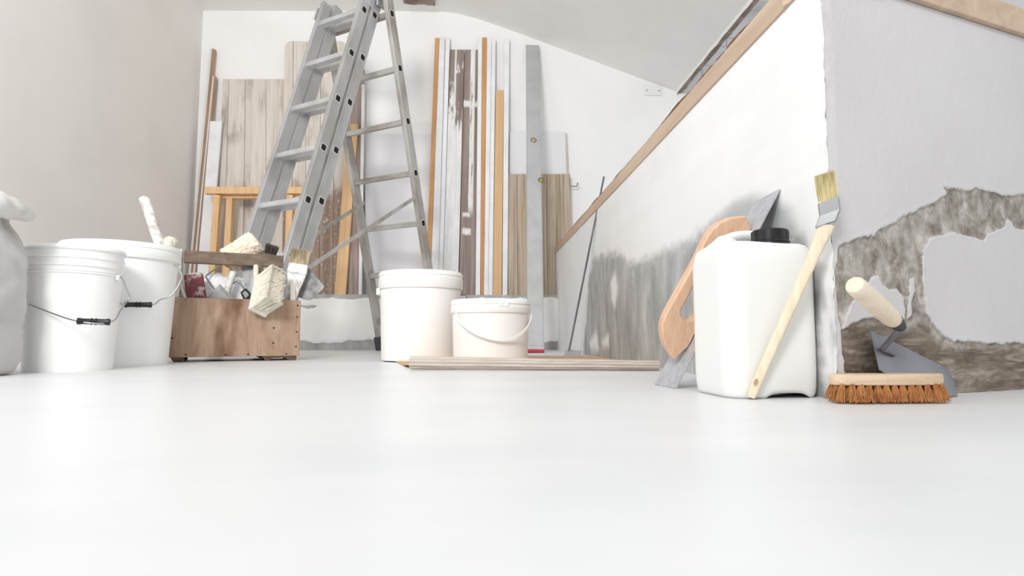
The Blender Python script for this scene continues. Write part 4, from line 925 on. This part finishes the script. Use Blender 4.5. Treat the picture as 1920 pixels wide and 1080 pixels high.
# ------------------------------------------------------------------ jerrycan
jc = V((.4700, .987, 0)); ja, jb = .0820, .0735; jr = math.radians(5)
r = thing('jerrycan', 'white plastic jerrycan with black screw cap in the wall corner', 'jerrycan', jc)
capc = V((.505, .982)); n = 112
def rrect(a, b, rad, k):
    """point k/n of a rounded rectangle"""
    t = 4*k/n; pts = None
    s_ = int(t) % 4; f = t-int(t); lens = [2*(b-rad), 2*(a-rad), 2*(b-rad), 2*(a-rad)]; arc = rad*math.pi/2
    tot = lens[s_]+arc; d = f*tot
    c = [(a, -(b-rad), 0, 1), ((a-rad), b, -1, 0), (-a, (b-rad), 0, -1), (-(a-rad), -b, 1, 0)][s_]
    if d <= lens[s_]: return c[0]+c[2]*d, c[1]+c[3]*d
    ph = (d-lens[s_])/rad+s_*math.pi/2; cc = [(a-rad, b-rad), (-(a-rad), b-rad), (-(a-rad), -(b-rad)), (a-rad, -(b-rad))][s_]
    return cc[0]+rad*math.cos(ph), cc[1]+rad*math.sin(ph)
bm = B(); rings = []
prof = [(.86, .0035, .030), (.93, .0005, .030), (.965, .006, .031), (.985, .018, .032), (.995, .04, .032), (1, .08, .032), (1, .12, .032), (1, .16, .032), (1, .20, .032), (1, .218, .032), (.985, .232, .032), (.955, .2425, .031), (.91, .249, .029), (.84, .2525, .027), (.74, .2545, .024), (.62, .2555, .020), (.50, .256, .016), (.38, .256, .012), (.26, .256, .008), (.14, .256, .0044)]
def top(x, y, z):
    wx, wy = jc.x+x*math.cos(jr)-y*math.sin(jr), jc.y+x*math.sin(jr)+y*math.cos(jr); f = min(1, max(0, (z-.225)/.025))
    h = .024*math.exp(-(((wx-.436)/.021)**2+((wy-1.015)/.040)**2))+.010*math.exp(-(((wx-.53)/.03)**2+((wy-1.03)/.03)**2))
    h -= .010*math.exp(-(((wx-capc.x)/.045)**2+((wy-capc.y)/.040)**2))+.010*math.exp(-(((wx-.505)/.05)**2+((wy-1.05)/.03)**2))
    return z+f*h
for q, z, rad in prof:
    ring = []
    for k in range(n):
        x, y = rrect(ja*q, jb*q, rad*(1 if q > .9 else q/.9), k)
        zz_ = top(x, y, z) if z > .2 else z
        if z < .012: zz_ += .008*max(0, 1-abs((x-.018)/.038)**4)*(1 if y < 0 else 0)
        if .05 < z < .2: x *= 1-.004*math.sin((z-.05)/.15*math.pi); y *= 1-.004*math.sin((z-.05)/.15*math.pi)
        ring.append(bm.verts.new((jc.x+x*math.cos(jr)-y*math.sin(jr), jc.y+x*math.sin(jr)+y*math.cos(jr), zz_)))
    rings.append(ring)
for A, Bq in zip(rings, rings[1:]):
    for k in range(n): bm.faces.new((A[k], A[(k+1) % n], Bq[(k+1) % n], Bq[k]))
bm.faces.new(rings[0][::-1]); bm.faces.new(rings[-1]); obj('body', bm, M['can'], r, True)
bm = B(); tube(bm, curve([V((.440, 1.030, .262)), V((.452, 1.035, .274)), V((.480, 1.040, .282)), V((.512, 1.042, .280)), V((.526, 1.040, .256))], 6), .0095, 16); obj('handle', bm, M['can'], r, True)
bm = B(); lathe(bm, [(.027, .236), (.0275, .258), (.0255, .260), (0, .260)], None, 48, Matrix.Translation((capc.x, capc.y, 0))); obj('neck', bm, M['can'], r, 40.0)
bm = B(); cm = Matrix.Translation((capc.x, capc.y, .2535)); lathe(bm, [(.024, 0), (.0322, 0), (.0326, .002), (.0322, .0040), (.0310, .0046), (.0310, .0056), (.0318, .0062), (.0312, .0080), (.0296, .0095), (.0292, .0265), (.0276, .0285), (.022, .0290), (.021, .0280), (0, .0280)], None, 64, cm)
cp = obj('screw_cap', bm, M['black'], r, 35.0)
for k in range(12):
    an = k*math.pi/6+.2; bm = B(); box(bm, (0, 0, .0178), (.0030, .0052, .0176), .0012, cm @ Matrix.Rotation(an, 4, 'Z') @ Matrix.Translation((.0292, 0, 0))); obj('grip_rib', bm, M['black'], cp)

# ------------------------------------------------------------------ angled radiator brush leaning on the corner
r = thing('angled_brush', 'long pale handled angled paint brush leaning on the wall corner', 'paint brush', xz(1409, .905, 0))
cen = [(1408.5, 746, .905, .010), (1410, 741, .905, .0128), (1414, 730, .904, .0150), (1438, 675, .900, .0150), (1475, 592, .893, .0158), (1506, 523, .885, .0170), (1525, 480, .879, .0180), (1538, 450, .873, .0205), (1546, 431, .868, .0235), (1549, 421, .866, .0250)]
Wv = V((.86, -.42, .28)).normalized(); pts = [(at(x, y, Y), wd) for x, y, Y, wd in cen]
Wv = (Wv-(pts[5][0]-pts[2][0]).normalized()*Wv.dot((pts[5][0]-pts[2][0]).normalized())).normalized(); bm = B(); rings = []
for i, (p, wd) in enumerate(pts):
    d = (pts[min(i+1, 9)][0]-pts[max(i-1, 0)][0]).normalized(); u = (Wv-d*Wv.dot(d)).normalized(); tdir = d.cross(u).normalized(); tk = .0105 if i > 1 else .007
    rings.append([bm.verts.new(p+u*wd/2*math.copysign(abs(math.cos(th))**.55, math.cos(th))+tdir*tk/2*math.copysign(abs(math.sin(th))**.7, math.sin(th))) for th in np.linspace(0, 2*math.pi, 20, endpoint=False)])
for A, Bq in zip(rings, rings[1:]):
    for k in range(20): bm.faces.new((A[k], A[(k+1) % 20], Bq[(k+1) % 20], Bq[k]))
bm.faces.new(rings[0][::-1]); bm.faces.new(rings[-1]); obj('handle', bm, M['pale_wood'], r, 50.0)
hp = at(1417, 716, .896); dh = (pts[3][0]-pts[2][0]).normalized(); bm = B(); nrm = dh.cross(Wv).normalized(); nrm = -nrm if nrm.y > 0 else nrm
fr = frame(hp, hp+nrm, dh); lathe(bm, [(0, 0), (.0030, .0), (.0032, .0006), (0, .0008)], None, 14, fr @ Matrix.Diagonal((.8, 1.7, 1, 1))); tag(obj('hang_hole', bm, M['brown_edge'], r), 'hanging hole near the end')
W_ = V((.0235, -.0170, .0085)); fc = [at(1548, 421, .866), at(1556.5, 399.5, .862), at(1553, 376, .862)]
def band_(ps, wv, tk, name, m, parent, s0=1, s1=1, smooth=30.0):
    bm = B(); rings = []
    for i, p in enumerate(ps):
        d = (ps[min(i+1, len(ps)-1)]-ps[max(i-1, 0)]).normalized(); u = wv.normalized(); t_ = d.cross(u).normalized(); f = s0+(s1-s0)*i/max(1, len(ps)-1)
        ring = []
        for cxq, cyq in ((-1, -.5), (-.9, -1), (.9, -1), (1, -.5), (1, .5), (.9, 1), (-.9, 1), (-1, .5)): ring.append(bm.verts.new(p+u*wv.length/2*cxq*f+t_*tk/2*cyq*f))
        rings.append(ring)
    for A, Bq in zip(rings, rings[1:]):
        for k in range(8): bm.faces.new((A[k], A[(k+1) % 8], Bq[(k+1) % 8], Bq[k]))
    bm.faces.new(rings[0][::-1]); bm.faces.new(rings[-1]); return obj(name, bm, m, parent)
fe = band_(fc, W_, .0140, 'ferrule', M['wire'], r); tag(fe, 'shiny bent steel ferrule')
fr = frame(fc[2], at(1546, 328, .857), V((0, -1, 0))); ux = W_.normalized(); zq = V((fr[0][2], fr[1][2], fr[2][2])); ux = (ux-zq*ux.dot(zq)).normalized(); yq = zq.cross(ux)
fr = Matrix(((ux.x, yq.x, zq.x, fc[2].x), (ux.y, yq.y, zq.y, fc[2].y), (ux.z, yq.z, zq.z, fc[2].z), (0, 0, 0, 1)))
bm = B(); box(bm, (0, 0, .016), (.024, .0075, .032), .001, fr); strands(bm, fr, .0275, .0115, .043, 1500, .0005, .02, .10, .008, tipshape=lambda x, y: 1+.08*x); tag(obj('bristles', bm, M['bristle'], r), 'straw coloured bristles', kind='stuff')

# ------------------------------------------------------------------ pointing trowel against the return wall
def offw(px, py, o): return atP(px, py, CO+RN*o, RN)
T = V((.778, .9215, .0015)); H1 = offw(1632, 620, .008); H2 = offw(1650, 693, .034)
pn = (H1-T).cross(H2-T).normalized(); pn = -pn if pn.y > 0 else pn
Lc = atP(1712, 735, T, pn); Uc = atP(1778, 692, T, pn); H3 = atP(1700, 652, T, pn)
r = thing('trowel', 'bricklaying trowel with round pale handle leaning on peeling wall behind scrubbing brush', 'trowel', T)
poly = [H1, H1.lerp(Uc, .5)+(H3-H1.lerp(Uc, .5))*.6, Uc, Uc.lerp(T, .5)+V((.002, 0, .002)), T, T.lerp(Lc, .6), Lc, H2]
bm = B(); A = [bm.verts.new(p) for p in poly]; Bq = [bm.verts.new(p-pn*.0016) for p in poly]; bm.faces.new(A); bm.faces.new(Bq[::-1])
for k in range(len(poly)): bm.faces.new((A[k], Bq[k], Bq[(k+1) % len(poly)], A[(k+1) % len(poly)]))
obj('blade', bm, M['dark_steel'], r)
f0 = atP(1651, 656, T, pn); e0 = offw(1688, 612, .058); e1 = offw(1601, 533, .084); hd = (e1-e0).normalized()
bm = B(); tube(bm, curve([atP(1676, 667, T, pn)+pn*.002, atP(1662, 661, T, pn)+pn*.004, f0+pn*.004, f0.lerp(e0, .25)+pn*.004, f0.lerp(e0, .7)+pn*.004, e0-hd*.003+pn*.001, e0+hd*.012], 5), [.0012]+[.0035]*4+[.0045]*5+[.0042]*21, 12); tag(obj('shank', bm, M['dark_steel'], r, True), 'cranked steel shank')
L = (e1-e0).length; fr = frame(e0, e1, K)
bm = B(); lathe(bm, [(.0088, .018), (.0118, .021), (.0132, .034), (.0142, L*.5), (.0143, L*.75), (.0139, L*.9), (.0134, L-.004), (.0118, L-.001), (.009, L), (0, L)], None, 32, fr); obj('handle', bm, M['handle_wood'], r, 40.0)
bm = B(); lathe(bm, [(0, -.003), (.0074, -.003), (.0088, .002), (.0116, .021), (.0122, .022), (.0120, .019), (0, .019)], None, 28, fr); tag(obj('ferrule', bm, M['rubber'], r, 40.0), 'dark grey ferrule')

# ------------------------------------------------------------------ coir scrubbing brush lying in front
sc0 = V((.6120, .857, 0)); r = thing('scrubbing_brush', 'oblong wooden scrubbing brush with rust brown coir tufts on the floor', 'scrubbing brush', sc0)
hl, hw = .087, .0215; zb0, zb1 = .0265, .0425
pl_ = []
for k in range(64):
    t_ = 2*math.pi*k/64; c_, s_ = math.cos(t_), math.sin(t_); pl_.append((hl*math.copysign(abs(c_)**.55, c_), hw*math.copysign(abs(s_)**.85, s_)))
bm = B(); rings = []
for z, f in ((zb0, .90), (zb0+.001, .96), (zb0+.004, .99), (zb0+.008, 1.0), (zb1-.004, .99), (zb1-.001, .965), (zb1, .92)):
    rings.append([bm.verts.new((sc0.x+x-(1-f)*.02*(1 if x > 0 else -1), sc0.y+y*(1-(1-f)*1.6), z)) for x, y in pl_])
for A, Bq in zip(rings, rings[1:]):
    for k in range(64): bm.faces.new((A[k], A[(k+1) % 64], Bq[(k+1) % 64], Bq[k]))
bm.faces.new(rings[0][::-1]); bm.faces.new(rings[-1]); obj('block', bm, M['brush_wood'], r, 40.0)
for j in range(4):
    for i in range(13):
        fx = (i-6)/6; fy = (j-1.5)/1.5; x = fx*.078*(1 if j in (1, 2) else .97); y = fy*.0165*(1 if abs(fx) < .9 else .7)
        bm = B(); base = V((sc0.x+x, sc0.y+y, zb0+.002)); lean_ = V((fx*.0065*abs(fx)+random.gauss(0, .001), fy*.005, 0))
        tip = V((base.x+lean_.x, base.y+lean_.y, .001)); z_ = (tip-base).normalized(); fr = frame(base, tip, V((0, 1, 0.01)))
        Lt = (tip-base).length
        for k in range(46 if j < 2 else 24):
            a0 = random.random()*6.283; rr = math.sqrt(random.random())
            p0 = V((math.cos(a0)*rr*.0030, math.sin(a0)*rr*.0030, 0)); sp = .0075; p2 = V((math.cos(a0)*rr*sp+random.gauss(0, .001), math.sin(a0)*rr*sp*.8+random.gauss(0, .001), Lt*random.uniform(.86, 1.0))); p1 = p0.lerp(p2, .5)+V((random.gauss(0, .0009), random.gauss(0, .0009), 0))
            prev = None
            for p, w_ in ((p0, .00052), (p1, .00050), (p2, .00030)):
                g = [bm.verts.new(fr @ (p+V((math.cos(q*2.094)*w_, math.sin(q*2.094)*w_, 0)))) for q in range(3)]
                if prev:
                    for q in range(3): bm.faces.new((prev[q], prev[(q+1) % 3], g[(q+1) % 3], g[q]))
                prev = g
        obj('bristle_tuft', bm, M['coir'], r)
